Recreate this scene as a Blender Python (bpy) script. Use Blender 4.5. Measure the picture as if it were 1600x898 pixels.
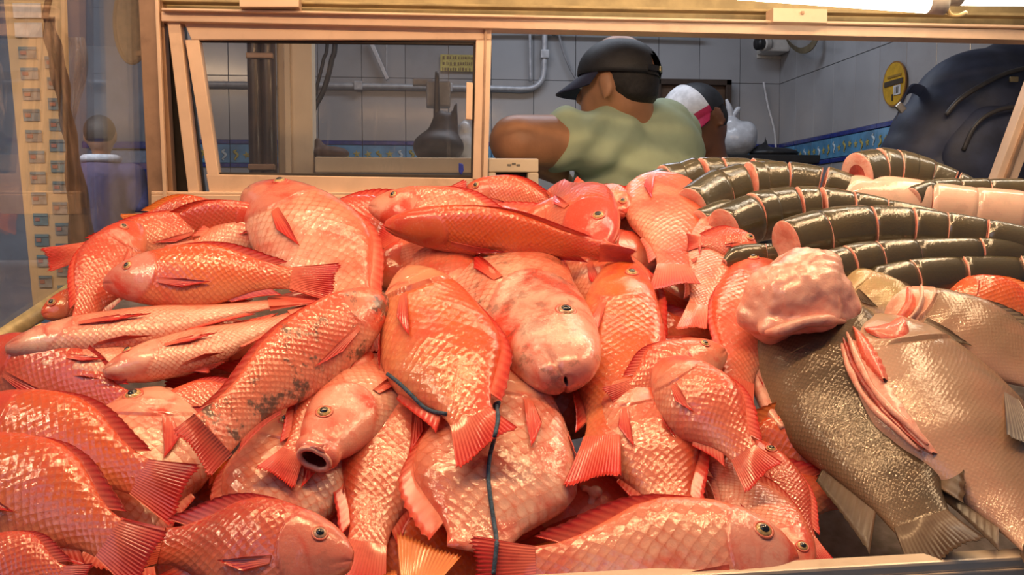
import bpy, bmesh, math, random
import numpy as np
from mathutils import Vector, Matrix
random.seed(7)
rng = np.random.default_rng(11)
scene = bpy.context.scene
for o in list(bpy.data.objects):
    bpy.data.objects.remove(o, do_unlink=True)
COL = scene.collection

# ------------------------------------------------------------------ camera
FPX, CX, CY = 1500.0, 800.0, 449.0
YAW, PITCH, CAMZ = math.radians(6.0), math.radians(-3.9), 1.4
cam_d = bpy.data.cameras.new('camera')
cam = bpy.data.objects.new('camera', cam_d)
COL.objects.link(cam)
cam_d.sensor_width = 36.0
cam_d.lens = 36.0 * FPX / 1600.0
cam_d.clip_start = 0.02
cam.location = (0, 0, CAMZ)
cam.rotation_euler = (math.pi / 2 + PITCH, 0, -YAW)
scene.camera = cam
FW = np.array([math.sin(YAW) * math.cos(PITCH), math.cos(YAW) * math.cos(PITCH), math.sin(PITCH)])
RT = np.array([math.cos(YAW), -math.sin(YAW), 0.0])
UP = np.cross(RT, FW)
CAM = np.array([0, 0, CAMZ])

def ray(px, py):
    return FW + RT * ((px - CX) / FPX) - UP * ((py - CY) / FPX)
def P(px, py, d):
    """point seen at pixel (px, py), d metres in front of the camera"""
    return CAM + ray(px, py) * d
def PY(px, py, Y):
    r = ray(px, py); return CAM + r * (Y / r[1])
def PX(px, py, X):
    r = ray(px, py); return CAM + r * (X / r[0])
def depth_of_Y(px, py, Y):
    return Y / ray(px, py)[1]

# ------------------------------------------------------------------ world, lights, exposure
world = bpy.data.worlds.new('world'); scene.world = world
world.use_nodes = True
wb = world.node_tree.nodes['Background']
wb.inputs[0].default_value = (0.60, 0.72, 1.0, 1)
wb.inputs[1].default_value = 0.10

def area(name, loc, target, size, size_y, power, color, spread=180):
    l = bpy.data.lights.new(name, 'AREA'); l.shape = 'RECTANGLE'
    l.size, l.size_y, l.energy, l.color = size, size_y, power, color
    l.spread = math.radians(spread)
    o = bpy.data.objects.new(name, l); COL.objects.link(o)
    o.location = loc
    o.rotation_euler = (Vector(target) - Vector(loc)).to_track_quat('-Z', 'Y').to_euler()
    return o
# warm tubes of the display case, above the fish, and an added rear light
area('case_lamp_light', (0.0, 0.90, 2.16), (0.02, 1.08, 1.2), 1.3, 0.03, 11.5, (1.0, 0.59, 0.28))
area('crest_highlight_light', (0.15, 1.56, 2.22), (0.15, 1.48, 1.2), 1.3, 0.03, 5.0, (1.0, 0.66, 0.36))  # added to put highlights on the crest fish, no known tube here
area('case_lamp_light_right', (0.95, 1.25, 2.05), (0.75, 1.35, 1.3), 0.8, 0.10, 4.5, (1.0, 0.66, 0.36))
# daylight of the market hall coming over the customer's shoulder
area('hall_daylight', (-1.6, -0.9, 3.1), (0.0, 1.5, 1.3), 1.6, 1.2, 7, (0.62, 0.70, 1.0))
# added fills for the ticket sheet and far left; last, the room's cool lamp
area('ticket_fill_light', (-1.35, 0.75, 2.45), (-0.68, 1.75, 1.55), 0.5, 0.1, 7, (1.0, 0.70, 0.42))  # added to brighten the ticket sheet, no known lamp here
area('far_left_fill_light', (-1.9, 4.6, 2.6), (-1.9, 6.0, 1.2), 1.2, 0.3, 22, (0.85, 0.90, 1.0))  # added to brighten the far zone beyond the left glass
area('room_lamp_light', (0.5, 3.0, 2.62), (0.5, 3.0, 0), 1.2, 0.3, 9.5, (0.78, 0.86, 1.0))

vs = scene.view_settings
vs.view_transform = 'Standard'; vs.look = 'None'; vs.gamma = 1.0
vs.use_curve_mapping = False
vs.exposure = 0.15

# ------------------------------------------------------------------ object helpers
def link(name, me, parent=None, mat=None):
    o = bpy.data.objects.new(name, me); COL.objects.link(o)
    if parent is not None: o.parent = parent
    if mat is not None and me is not None:
        for m in (mat if isinstance(mat, (list, tuple)) else [mat]):
            me.materials.append(m)
    return o
def tag(o, label, cat, group=None):
    o['label'] = label; o['category'] = cat
    if group: o['group'] = group
    return o
def empty(name, loc=(0, 0, 0)):
    o = bpy.data.objects.new(name, None); COL.objects.link(o)
    o.location = loc; o.empty_display_size = 0.02
    return o
def thing(name, label, cat, loc=(0, 0, 0), group=None):
    return tag(empty(name, loc), label, cat, group)
def structure(o):
    o['kind'] = 'structure'; return o

def mesh_from(name, verts, faces, smooth=True, loc=None, mats=None, attrs=None):
    """verts (n,3) world; loc is subtracted so that the object can sit there"""
    v = np.asarray(verts, dtype=float)
    if loc is not None: v = v - np.asarray(loc)
    me = bpy.data.meshes.new(name)
    me.from_pydata([tuple(p) for p in v], [], [tuple(int(i) for i in f) for f in faces])
    if smooth:
        me.polygons.foreach_set('use_smooth', [True] * len(me.polygons))
    if mats is not None:
        me.polygons.foreach_set('material_index', [int(i) for i in mats])
    for k, (typ, arr) in (attrs or {}).items():
        a = me.attributes.new(k, typ, 'POINT')
        a.data.foreach_set('color' if typ == 'FLOAT_COLOR' else 'vector', np.asarray(arr, dtype=np.float32).ravel())
    me.validate()
    me.update()
    return me

def fix_normals(me):
    bm = bmesh.new(); bm.from_mesh(me)
    bmesh.ops.recalc_face_normals(bm, faces=bm.faces)
    bm.to_mesh(me); bm.free(); me.update()
    return me

def box_mesh(name, sx, sy, sz, bevel=0.0, seg=2):
    bm = bmesh.new()
    bmesh.ops.create_cube(bm, size=1.0)
    bmesh.ops.scale(bm, vec=(sx, sy, sz), verts=bm.verts)
    if bevel > 0:
        bmesh.ops.bevel(bm, geom=list(bm.edges), offset=bevel, segments=seg, affect='EDGES', profile=0.6)
    me = bpy.data.meshes.new(name); bm.to_mesh(me); bm.free()
    return me
def box(name, c, s, mat, parent=None, bevel=0.002, rot=(0, 0, 0)):
    o = link(name, box_mesh(name, *s, bevel=min(bevel, min(s) * 0.4)), parent, mat)
    off = np.array(parent.location) if parent is not None else np.zeros(3)
    o.location = Vector(np.array(c) - off); o.rotation_euler = rot
    return o
def prism(name, poly, dvec, mat, parent=None, bevel=0.0015):
    """polygon of 3-D corners pushed along dvec: a bar or a board"""
    poly = [np.array(p) for p in poly]; dvec = np.array(dvec)
    c = sum(poly) / len(poly) + dvec / 2
    off = np.array(parent.location) if parent is not None else np.zeros(3)
    bm = bmesh.new()
    a = [bm.verts.new(p - c) for p in poly]; b = [bm.verts.new(p + dvec - c) for p in poly]
    n = len(poly)
    bm.faces.new(a[::-1]); bm.faces.new(b)
    for i in range(n):
        bm.faces.new((a[i], a[(i + 1) % n], b[(i + 1) % n], b[i]))
    bmesh.ops.recalc_face_normals(bm, faces=bm.faces)
    if bevel > 0:
        bmesh.ops.bevel(bm, geom=list(bm.edges), offset=bevel, segments=2, affect='EDGES', profile=0.6)
    me = bpy.data.meshes.new(name); bm.to_mesh(me); bm.free()
    o = link(name, me, parent, mat); o.location = Vector(c - off)
    return o
def smooth_path(pts, n):
    pts = np.asarray(pts, float)
    if len(pts) < 3:
        t = np.linspace(0, 1, n)[:, None]; return pts[0] * (1 - t) + pts[-1] * t
    pp = np.vstack([2 * pts[0] - pts[1], pts, 2 * pts[-1] - pts[-2]])
    out = []
    m = len(pts) - 1
    for i, t in enumerate(np.linspace(0, m, n)):
        k = min(int(t), m - 1); f = t - k
        a, b, c, d = pp[k:k + 4]
        out.append(0.5 * (2 * b + (c - a) * f + (2 * a - 5 * b + 4 * c - d) * f * f + (3 * b - a - 3 * c + d) * f ** 3))
    return np.array(out)
def frames(path):
    t = np.gradient(path, axis=0); t /= np.linalg.norm(t, axis=1)[:, None] + 1e-12
    ref = np.array([0, 0, 1.0]) if abs(t[0][2]) < 0.9 else np.array([1.0, 0, 0])
    N = []; n = ref - t[0] * np.dot(ref, t[0])
    for ti in t:
        n = n - ti * np.dot(n, ti); n /= np.linalg.norm(n) + 1e-12; N.append(n.copy())
    N = np.array(N); return t, N, np.cross(t, N)
def tube(name, pts, r, mat, parent=None, n=None, sides=10, caps=True, smoothp=True):
    path = smooth_path(pts, n or max(8, len(pts) * 6)) if smoothp else np.asarray(pts, float)
    rr = np.interp(np.linspace(0, 1, len(path)), np.linspace(0, 1, len(np.atleast_1d(r))), np.atleast_1d(r)) if np.ndim(r) else np.full(len(path), r)
    t, N, B = frames(path)
    th = np.linspace(0, 2 * math.pi, sides, endpoint=False)
    V = (path[:, None, :] + rr[:, None, None] * (np.cos(th)[None, :, None] * N[:, None, :] + np.sin(th)[None, :, None] * B[:, None, :])).reshape(-1, 3)
    F = []
    for i in range(len(path) - 1):
        for j in range(sides):
            k = (j + 1) % sides
            F.append((i * sides + j, i * sides + k, (i + 1) * sides + k, (i + 1) * sides + j))
    if caps:
        F.append(tuple(range(sides))[::-1]); F.append(tuple((len(path) - 1) * sides + j for j in range(sides)))
    c = path.mean(0); off = np.array(parent.location) if parent is not None else np.zeros(3)
    o = link(name, mesh_from(name, V, F, loc=c), parent, mat); o.location = Vector(c - off)
    return o
def ellipsoid_vf(c, r, rot=None, nu=24, nv=14):
    V = []; F = []
    for i in range(nv + 1):
        a = math.pi * i / nv
        for j in range(nu):
            b = 2 * math.pi * j / nu
            V.append((math.sin(a) * math.cos(b) * r[0], math.sin(a) * math.sin(b) * r[1], math.cos(a) * r[2]))
    for i in range(nv):
        for j in range(nu):
            k = (j + 1) % nu
            F.append((i * nu + j, (i + 1) * nu + j, (i + 1) * nu + k, i * nu + k))
    V = np.array(V)
    if rot is not None: V = V @ np.array(Matrix(rot).to_3x3()).T
    return V + np.array(c), F
def capsule_vf(p0, p1, r0, r1, flat=None, nu=20):
    p0, p1 = np.array(p0, float), np.array(p1, float)
    ax = p1 - p0; L = np.linalg.norm(ax); ax = ax / L
    ref = np.array([0, 0, 1.0]) if abs(ax[2]) < 0.9 else np.array([0, 1.0, 0])
    n = ref - ax * np.dot(ref, ax); n /= np.linalg.norm(n); b = np.cross(ax, n)
    rings = []
    for a in np.linspace(-math.pi / 2, 0, 7): rings.append((p0 + ax * r0 * math.sin(a), r0 * math.cos(a)))
    for t in np.linspace(0.15, 0.85, 5): rings.append((p0 + ax * L * t, r0 + (r1 - r0) * t))
    for a in np.linspace(0, math.pi / 2, 7): rings.append((p1 + ax * r1 * math.sin(a), r1 * math.cos(a)))
    th = np.linspace(0, 2 * math.pi, nu, endpoint=False); V = []
    f1 = flat if flat else 1.0
    for c, r in rings:
        for t in th: V.append(c + max(r, 1e-4) * (math.cos(t) * n + f1 * math.sin(t) * b))
    F = []
    for i in range(len(rings) - 1):
        for j in range(nu):
            k = (j + 1) % nu
            F.append((i * nu + j, i * nu + k, (i + 1) * nu + k, (i + 1) * nu + j))
    return np.array(V), F
def blob(name, pieces, mat, parent, voxel=0.012, smooth_it=6, bumpy=0.0):
    """several solids fused into one continuous skin"""
    V = []; F = []; n = 0
    for v, f in pieces:
        V.append(v); F += [tuple(i + n for i in q) for q in f]; n += len(v)
    V = np.vstack(V); c = V.mean(0)
    off = np.array(parent.location) if parent is not None else np.zeros(3)
    me = mesh_from(name, V, F, loc=c)
    fix_normals(me)
    o = link(name, me, None, None)
    m = o.modifiers.new('join', 'REMESH'); m.mode = 'VOXEL'; m.voxel_size = voxel; m.use_smooth_shade = True
    s = o.modifiers.new('smooth', 'SMOOTH'); s.factor = 0.5; s.iterations = smooth_it
    dg = bpy.context.evaluated_depsgraph_get()
    me2 = bpy.data.meshes.new_from_object(o.evaluated_get(dg), depsgraph=dg)
    bpy.data.objects.remove(o, do_unlink=True)
    me2.polygons.foreach_set('use_smooth', [True] * len(me2.polygons))
    me2.materials.clear()
    o = link(name, me2, parent, mat); o.location = Vector(c - off)
    return o

# ------------------------------------------------------------------ materials
class NT:
    def __init__(s, name):
        s.m = bpy.data.materials.new(name); s.m.use_nodes = True
        s.t = s.m.node_tree; s.n = s.t.nodes; s.l = s.t.links
        s.b = s.n['Principled BSDF']; s.out = s.n['Material Output']
    def node(s, typ, **kw):
        x = s.n.new(typ)
        for k, v in kw.items(): setattr(x, k, v)
        return x
    def put(s, sock, v):
        if isinstance(v, bpy.types.NodeSocket): s.l.new(v, sock)
        else: sock.default_value = v
    def math(s, op, a, b=None, c=None, clamp=False):
        x = s.node('ShaderNodeMath', operation=op, use_clamp=clamp)
        for i, v in enumerate((a, b, c)):
            if v is not None: s.put(x.inputs[i], v)
        return x.outputs[0]
    def mix(s, f, a, b, mode='MIX'):
        x = s.node('ShaderNodeMix', data_type='RGBA', blend_type=mode)
        s.put(x.inputs[0], f); s.put(x.inputs[6], a); s.put(x.inputs[7], b)
        return x.outputs[2]
    def ramp(s, f, lo, hi):
        x = s.node('ShaderNodeMapRange', interpolation_type='SMOOTHSTEP')
        s.put(x.inputs[0], f); x.inputs[1].default_value = lo; x.inputs[2].default_value = hi
        return x.outputs[0]
    def noise(s, vec, scale, detail=3, rough=0.55, dist=0.0):
        x = s.node('ShaderNodeTexNoise')
        if vec is not None: s.put(x.inputs['Vector'], vec)
        x.inputs['Scale'].default_value = scale; x.inputs['Detail'].default_value = detail
        x.inputs['Roughness'].default_value = rough; x.inputs['Distortion'].default_value = dist
        return x.outputs[0]
    def attr(s, name):
        return s.node('ShaderNodeAttribute', attribute_name=name)
    def coord(s):
        return s.node('ShaderNodeTexCoord').outputs['Object']
    def shifted(s):
        o = s.node('ShaderNodeObjectInfo'); v = s.node('ShaderNodeVectorMath', operation='ADD')
        s.l.new(s.coord(), v.inputs[0])
        c = s.node('ShaderNodeCombineXYZ')
        for i in range(3): s.l.new(s.math('MULTIPLY', o.outputs['Random'], 7.3 + 5.1 * i), c.inputs[i])
        s.l.new(c.outputs[0], v.inputs[1])
        return v.outputs[0], o.outputs['Random']
    def bump(s, h, strength, dist, normal=None):
        x = s.node('ShaderNodeBump'); x.inputs['Strength'].default_value = strength
        x.inputs['Distance'].default_value = dist
        s.put(x.inputs['Height'], h)
        if normal is not None: s.l.new(normal, x.inputs['Normal'])
        return x.outputs[0]

def rgb(r, g, b): return (r, g, b, 1.0)
def plain(name, c, rough=0.5, metal=0.0, vary=0.12, scale=40, bump=0.0, bscale=200, coat=0.0, spec=0.5, dirt=None, dirt_scale=12):
    t = NT(name); v, rnd = t.shifted()
    n = t.noise(v, scale, 4)
    d = tuple(x * (1 - vary * 1.6) for x in c); h = tuple(min(1, x * (1 + vary)) for x in c)
    col = t.mix(t.ramp(n, 0.3, 0.7), rgb(*d), rgb(*h))
    if dirt:
        dn = t.noise(v, dirt_scale, 6, 0.65)
        col = t.mix(t.math('MULTIPLY', t.ramp(dn, 0.52, 0.75), 0.6), col, rgb(*dirt))
    t.l.new(col, t.b.inputs['Base Color'])
    t.b.inputs['Roughness'].default_value = rough; t.b.inputs['Metallic'].default_value = metal
    t.b.inputs['Coat Weight'].default_value = coat; t.b.inputs['Coat Roughness'].default_value = 0.1
    t.b.inputs['Specular IOR Level'].default_value = spec
    if bump: t.l.new(t.bump(t.noise(v, bscale, 3), bump, 0.002), t.b.inputs['Normal'])
    return t.m

def fish_skin(name, scale_dark, red, red_amt, glint=1.0, edge=0.95, coat=0.85, rough=0.45, pal=0.22, sb=1.0):
    """wet scaled skin. attributes: col = colour of the hide, fuv = scale lattice, fdat = head, mouth, spots"""
    t = NT(name); v, rnd = t.shifted()
    col = t.attr('col').outputs['Color']
    dat = t.node('ShaderNodeSeparateColor'); t.l.new(t.attr('fdat').outputs['Color'], dat.inputs[0])
    head, cav, spot = dat.outputs[0], dat.outputs[1], dat.outputs[2]
    body = t.math('SUBTRACT', 1.0, head, clamp=True)
    # diamond lattice of scales
    rot = t.node('ShaderNodeVectorRotate', rotation_type='Z_AXIS'); rot.inputs['Angle'].default_value = math.pi / 4
    wob = t.node('ShaderNodeVectorMath', operation='ADD')
    nz = t.node('ShaderNodeTexNoise'); t.l.new(t.attr('fuv').outputs['Vector'], nz.inputs['Vector']); nz.inputs['Scale'].default_value = 0.35
    wsc = t.node('ShaderNodeVectorMath', operation='SCALE'); t.l.new(nz.outputs['Color'], wsc.inputs[0]); wsc.inputs['Scale'].default_value = 0.7
    t.l.new(t.attr('fuv').outputs['Vector'], wob.inputs[0]); t.l.new(wsc.outputs[0], wob.inputs[1])
    t.l.new(wob.outputs[0], rot.inputs['Vector'])
    vo = t.node('ShaderNodeTexVoronoi', voronoi_dimensions='2D', feature='F1'); vo.inputs['Scale'].default_value = 1.0
    vo.inputs['Randomness'].default_value = 0.12
    t.l.new(rot.outputs[0], vo.inputs['Vector'])
    dist = vo.outputs['Distance']
    sub = t.node('ShaderNodeVectorMath', operation='SUBTRACT'); t.l.new(rot.outputs[0], sub.inputs[0]); t.l.new(vo.outputs['Position'], sub.inputs[1])
    sp = t.node('ShaderNodeSeparateXYZ'); t.l.new(sub.outputs[0], sp.inputs[0])
    along = t.math('ADD', sp.outputs[0], sp.outputs[1])          # runs towards the tail inside one scale
    edgef = t.ramp(dist, 0.30, 0.56)
    tail_side = t.ramp(along, -0.2, 0.6)
    # colour
    n1 = t.noise(v, 16, 5, 0.6, 0.6); n2 = t.noise(v, 70, 5, 0.65); n3 = t.noise(v, 330, 3, 0.6)
    hb_ = t.math('ADD', 1.0, t.math('MULTIPLY', head, 0.4))
    c = t.mix(t.math('MULTIPLY', t.math('MULTIPLY', t.ramp(n1, 0.44, 0.70), red_amt), hb_, clamp=True), col, rgb(*red))
    c = t.mix(t.math('MULTIPLY', t.ramp(n2, 0.54, 0.75), red_amt * 0.65), c, rgb(*red))
    pale = t.mix(0.55, c, rgb(0.82, 0.62, 0.52))
    c = t.mix(t.math('MULTIPLY', t.ramp(n3, 0.52, 0.72), pal), c, pale)
    ef = t.math('MULTIPLY', t.math('MULTIPLY', t.math('MULTIPLY', edgef, t.math('ADD', 0.35, t.math('MULTIPLY', tail_side, 0.65))), body), edge)
    ef = t.math('MULTIPLY', ef, t.math('ADD', 0.35, t.math('MULTIPLY', t.ramp(t.noise(v, 9, 2), 0.3, 0.6), 0.65)))
    c = t.mix(ef, c, rgb(*scale_dark))
    sm = t.math('MULTIPLY', spot, t.ramp(t.noise(v, 30, 5, 0.7), 0.52, 0.62))
    c = t.mix(t.math('MULTIPLY', sm, 0.85), c, rgb(0.07, 0.065, 0.05))
    c = t.mix(cav, c, rgb(0.20, 0.016, 0.012))
    t.l.new(c, t.b.inputs['Base Color'])
    # relief
    hgt = t.math('ADD', t.math('MULTIPLY', along, 0.5), t.math('MULTIPLY', dist, -0.9))
    hgt = t.math('MULTIPLY', hgt, body)
    b1 = t.bump(hgt, 0.42 * sb, 0.0022)
    wr = t.noise(v, 120, 5, 0.62, 1.2)
    b2 = t.bump(wr, 0.18 * glint, 0.0030, b1)
    b3 = t.bump(t.noise(v, 480, 3, 0.6), 0.12 * glint, 0.0012, b2)
    t.l.new(b3, t.b.inputs['Normal'])
    cb0 = t.bump(hgt, 0.32 * sb, 0.002)
    cb = t.bump(t.noise(v, 105, 3, 0.55, 2.6), 0.15 * glint, 0.0032, cb0)
    t.l.new(cb, t.b.inputs['Coat Normal'])
    t.b.inputs['Roughness'].default_value = rough
    t.b.inputs['Coat Weight'].default_value = coat; t.b.inputs['Coat Roughness'].default_value = 0.05
    t.b.inputs['Coat IOR'].default_value = 1.68
    t.b.inputs['Specular IOR Level'].default_value = 0.25
    t.b.inputs['Subsurface Weight'].default_value = 0.12
    t.b.inputs['Subsurface Radius'].default_value = (0.012, 0.004, 0.002)
    t.b.inputs['Subsurface Scale'].default_value = 0.5
    return t.m
def fin_mat(name, c0, c1, coat=0.7):
    t = NT(name); v, rnd = t.shifted()
    s = t.node('ShaderNodeSeparateXYZ'); t.l.new(t.attr('fr').outputs['Vector'], s.inputs[0])
    w = t.math('SINE', t.math('MULTIPLY', s.outputs[1], 6.2832))
    rayf = t.ramp(w, -0.2, 0.9)
    c = t.mix(t.ramp(s.outputs[0], 0.0, 0.95), rgb(*c0), rgb(*c1))
    c = t.mix(t.math('MULTIPLY', rayf, 0.22), c, rgb(min(1, c0[0] * 1.15), c0[1] * 1.5, c0[2] * 1.5))
    c = t.mix(t.math('MULTIPLY', t.ramp(t.noise(v, 60, 4), 0.5, 0.75), 0.45), c, rgb(c1[0] * 0.75, c1[1] * 0.5, c1[2] * 0.6))
    t.l.new(c, t.b.inputs['Base Color'])
    t.l.new(t.bump(t.math('ADD', w, t.math('MULTIPLY', t.noise(v, 300, 3), 1.2)), 0.22, 0.0006), t.b.inputs['Normal'])
    t.b.inputs['Roughness'].default_value = 0.38
    t.b.inputs['Specular IOR Level'].default_value = 0.3
    t.b.inputs['Coat Weight'].default_value = coat; t.b.inputs['Coat Roughness'].default_value = 0.12
    t.b.inputs['Subsurface Weight'].default_value = 0.0
    t.b.inputs['Transmission Weight'].default_value = 0.0
    return t.m
def flesh(name, c, c2, rough=0.35):
    t = NT(name); v, rnd = t.shifted()
    n = t.noise(v, 55, 5, 0.6, 1.0)
    col = t.mix(t.ramp(n, 0.35, 0.7), rgb(*c), rgb(*c2))
    t.l.new(col, t.b.inputs['Base Color'])
    t.l.new(t.bump(t.noise(v, 170, 4, 0.6, 0.5), 0.4, 0.003), t.b.inputs['Normal'])
    t.b.inputs['Roughness'].default_value = rough; t.b.inputs['Coat Weight'].default_value = 0.6
    t.b.inputs['Coat Roughness'].default_value = 0.15
    t.b.inputs['Subsurface Weight'].default_value = 0.1; t.b.inputs['Subsurface Radius'].default_value = (0.01, 0.004, 0.002)
    t.b.inputs['Subsurface Scale'].default_value = 0.5
    return t.m
def glass_mat(name, tint, haze, streak):
    t = NT(name); v, rnd = t.shifted()
    tr = t.node('ShaderNodeBsdfTransparent'); tr.inputs[0].default_value = rgb(*tint)
    gl = t.node('ShaderNodeBsdfGlossy'); gl.inputs['Roughness'].default_value = 0.03; gl.inputs[0].default_value = rgb(1, 1, 1)
    df = t.node('ShaderNodeBsdfDiffuse'); df.inputs[0].default_value = rgb(0.62, 0.62, 0.64)
    lw = t.node('ShaderNodeLayerWeight'); lw.inputs[0].default_value = 0.5
    refl = t.math('ADD', 0.045, t.math('MULTIPLY', t.math('POWER', lw.outputs['Facing'], 5.0), 0.9))
    mp = t.node('ShaderNodeMapping'); mp.inputs['Scale'].default_value = (1, 1, 0.22)
    t.l.new(v, mp.inputs[0])
    st = t.math('MULTIPLY', t.ramp(t.noise(mp.outputs[0], 22, 7, 0.7, 1.5), 0.55, 0.78), streak)
    fac = t.math('ADD', haze, st, clamp=True)
    m1 = t.node('ShaderNodeMixShader'); t.l.new(fac, m1.inputs[0]); t.l.new(tr.outputs[0], m1.inputs[1]); t.l.new(df.outputs[0], m1.inputs[2])
    m2 = t.node('ShaderNodeMixShader'); t.l.new(refl, m2.inputs[0]); t.l.new(m1.outputs[0], m2.inputs[1]); t.l.new(gl.outputs[0], m2.inputs[2])
    t.l.new(m2.outputs[0], t.out.inputs['Surface'])
    return t.m
def emit(name, c, s):
    t = NT(name); t.b.inputs['Base Color'].default_value = rgb(0.9, 0.9, 0.9)
    t.b.inputs['Emission Color'].default_value = rgb(*c); t.b.inputs['Emission Strength'].default_value = s
    return t.m

M = {}
M['skin_red'] = fish_skin('red_fish_skin', (0.62, 0.14, 0.07), (0.70, 0.075, 0.04), 0.78)
M['skin_grey'] = fish_skin('grey_fish_skin', (0.05, 0.035, 0.022), (0.19, 0.11, 0.05), 0.45, glint=0.75, edge=0.8, coat=0.42, rough=0.55, pal=0.02, sb=.36)
M['skin_silver'] = fish_skin('silver_fish_skin', (0.30, 0.2, 0.14), (0.45, 0.20, 0.13), 0.35, glint=0.9, edge=0.35, coat=0.65, rough=0.5, pal=.05, sb=.35)
M['skin_olive'] = fish_skin('olive_fish_skin', (0.03, 0.025, 0.015), (0.10, 0.075, 0.028), 0.5, glint=0.9, edge=0.0, coat=1.0, rough=0.5, pal=0.02)
M['fin_red'] = fin_mat('red_fin', (0.72, 0.14, 0.085), (0.58, 0.022, 0.02))
M['fin_orange'] = fin_mat('orange_fin', (0.86, 0.27, 0.07), (0.82, 0.20, 0.035))
M['fin_pink'] = fin_mat('pink_fin', (0.76, 0.24, 0.16), (0.64, 0.07, 0.045))
M['fin_grey'] = fin_mat('grey_fin', (0.13, 0.08, 0.05), (0.07, 0.045, 0.03), coat=.15)
M['fin_silver'] = fin_mat('silver_fin', (0.34, 0.26, 0.20), (0.22, 0.19, 0.17))
M['eye_gold'] = plain('eye_gold', (0.62, 0.42, 0.16), 0.12, coat=1.0, vary=0.25, scale=300)
M['eye_dull'] = plain('eye_dull', (0.62, 0.36, 0.22), 0.12, coat=1.0, vary=0.25, scale=300)
M['pupil'] = plain('pupil', (0.012, 0.012, 0.014), 0.06, coat=1.0)
M['flesh_pink'] = flesh('pink_flesh', (0.80, 0.44, 0.35), (0.74, 0.28, 0.21))
M['flesh_pale'] = flesh('pale_flesh', (0.85, 0.56, 0.45), (0.78, 0.38, 0.29))
M['flesh_dark'] = flesh('dark_flesh', (0.30, 0.03, 0.025), (0.50, 0.07, 0.05))
M['flesh_gill'] = flesh('gill_flesh', (0.68, 0.08, 0.05), (0.78, 0.22, 0.14))
M['alu'] = plain('champagne_aluminium', (0.80, 0.57, 0.40), 0.42, 0.2, vary=0.06, scale=14, dirt=(0.42, 0.28, 0.18), dirt_scale=7)
M['alu_dark'] = plain('brown_aluminium', (0.40, 0.25, 0.16), 0.40, 0.3, vary=0.12, scale=10, dirt=(0.2, 0.12, 0.08))
M['alu_olive'] = plain('dull_track', (0.42, 0.33, 0.17), 0.5, 0.3, vary=0.15, scale=20)
M['rubber'] = plain('black_gasket', (0.03, 0.022, 0.018), 0.6)
M['rail'] = plain('steel_rail', (0.74, 0.62, 0.48), 0.30, 0.15, vary=0.08, scale=9, dirt=(0.45, 0.3, 0.2), dirt_scale=9)
M['panel'] = plain('cream_panel', (0.70, 0.58, 0.44), 0.45, vary=0.1)
M['tray'] = plain('tray_steel', (0.30, 0.25, 0.22), 0.40, 0.6, vary=0.2, dirt=(.22, .08, .06), dirt_scale=9)
M['pane'] = glass_mat('window_glass', (0.90, 0.88, 0.86), 0.02, 0.12)
M['side_pane'] = glass_mat('side_glass', (0.94, 0.94, 0.94), 0.02, 0.30)
M['tube'] = emit('lamp_tube_glow', (1.0, 0.86, 0.66), 14.0)

# ------------------------------------------------------------------ the room behind
def wall_panel(name, c, s, mat, bevel=0.0):
    return structure(box(name, c, s, mat, None, bevel))
M['wall_base'] = plain('grey_grout', (0.27, 0.27, 0.28), 0.8, vary=0.1)
M['tile'] = plain('white_wall_tile', (0.37, 0.375, 0.39), 0.22, vary=0.05, scale=4, coat=0.3, dirt=(0.26, 0.255, 0.26), dirt_scale=3)
M['tile_blue'] = plain('blue_tile', (0.10, 0.30, 0.52), 0.2, vary=0.2, scale=12, coat=0.4)
M['tile_navy'] = plain('navy_tile_band', (0.02, 0.04, 0.25), 0.2, vary=0.2, coat=0.4)
M['motif'] = plain('gold_motif', (0.42, 0.36, 0.10), 0.4)
M['motif_pale'] = plain('pale_motif', (0.55, 0.66, 0.72), 0.4)
M['floor'] = plain('grey_floor', (0.30, 0.29, 0.28), 0.5, vary=0.2, scale=5)
M['ceiling'] = plain('dim_ceiling', (0.42, 0.42, 0.43), 0.8)
YB, XR = 3.90, 1.53
wall_panel('floor', (-1.0, 3.2, -0.05), (8, 10, 0.1), M['floor'])
wall_panel('ceiling', (0.4, 3.30, 2.75), (3.6, 2.6, 0.1), M['ceiling'])
wb_ = wall_panel('wall_back', (0.29, YB + 0.06, 1.35), (2.5, 0.1, 2.7), M['wall_base'])
wr_ = wall_panel('wall_right', (XR + 0.06, 2.90, 1.35), (0.1, 2.3, 2.7), M['wall_base'])
wl_ = wall_panel('wall_left', (-2.6, 7.55, 1.35), (6.0, 0.1, 2.7), plain('far_market_wall', (0.34, 0.37, 0.42), 0.6, vary=0.15, scale=2.5))
def child_box(name, me, parent, loc, rot=(0, 0, 0), mat=None):
    o = link(name, me, parent, None)
    if mat and not me.materials: me.materials.append(mat)
    o.location = Vector(np.array(loc) - np.array(parent.location)); o.rotation_euler = rot
    return o
TW, TH = 0.172, 0.25
tile_me = box_mesh('wall_tile', TW - 0.0018, 0.010, TH - 0.0018, bevel=0.0010, seg=1)
bt_me = box_mesh('border_tile', TW - 0.002, 0.016, 0.072, bevel=0.0015, seg=1)
bn_me = box_mesh('border_band', TW - 0.002, 0.020, 0.016, bevel=0.002, seg=1)
def star_mesh():
    V = [(0, -0.0015, 0)]; 
    for i in range(10):
        a = math.pi * i / 5 + math.pi / 2; r = 0.016 if i % 2 == 0 else 0.007
        V.append((math.cos(a) * r, 0, math.sin(a) * r))
    F = [(0, 1 + i, 1 + (i + 1) % 10) for i in range(10)]
    return mesh_from('star_motif', V, F, smooth=False)
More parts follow.
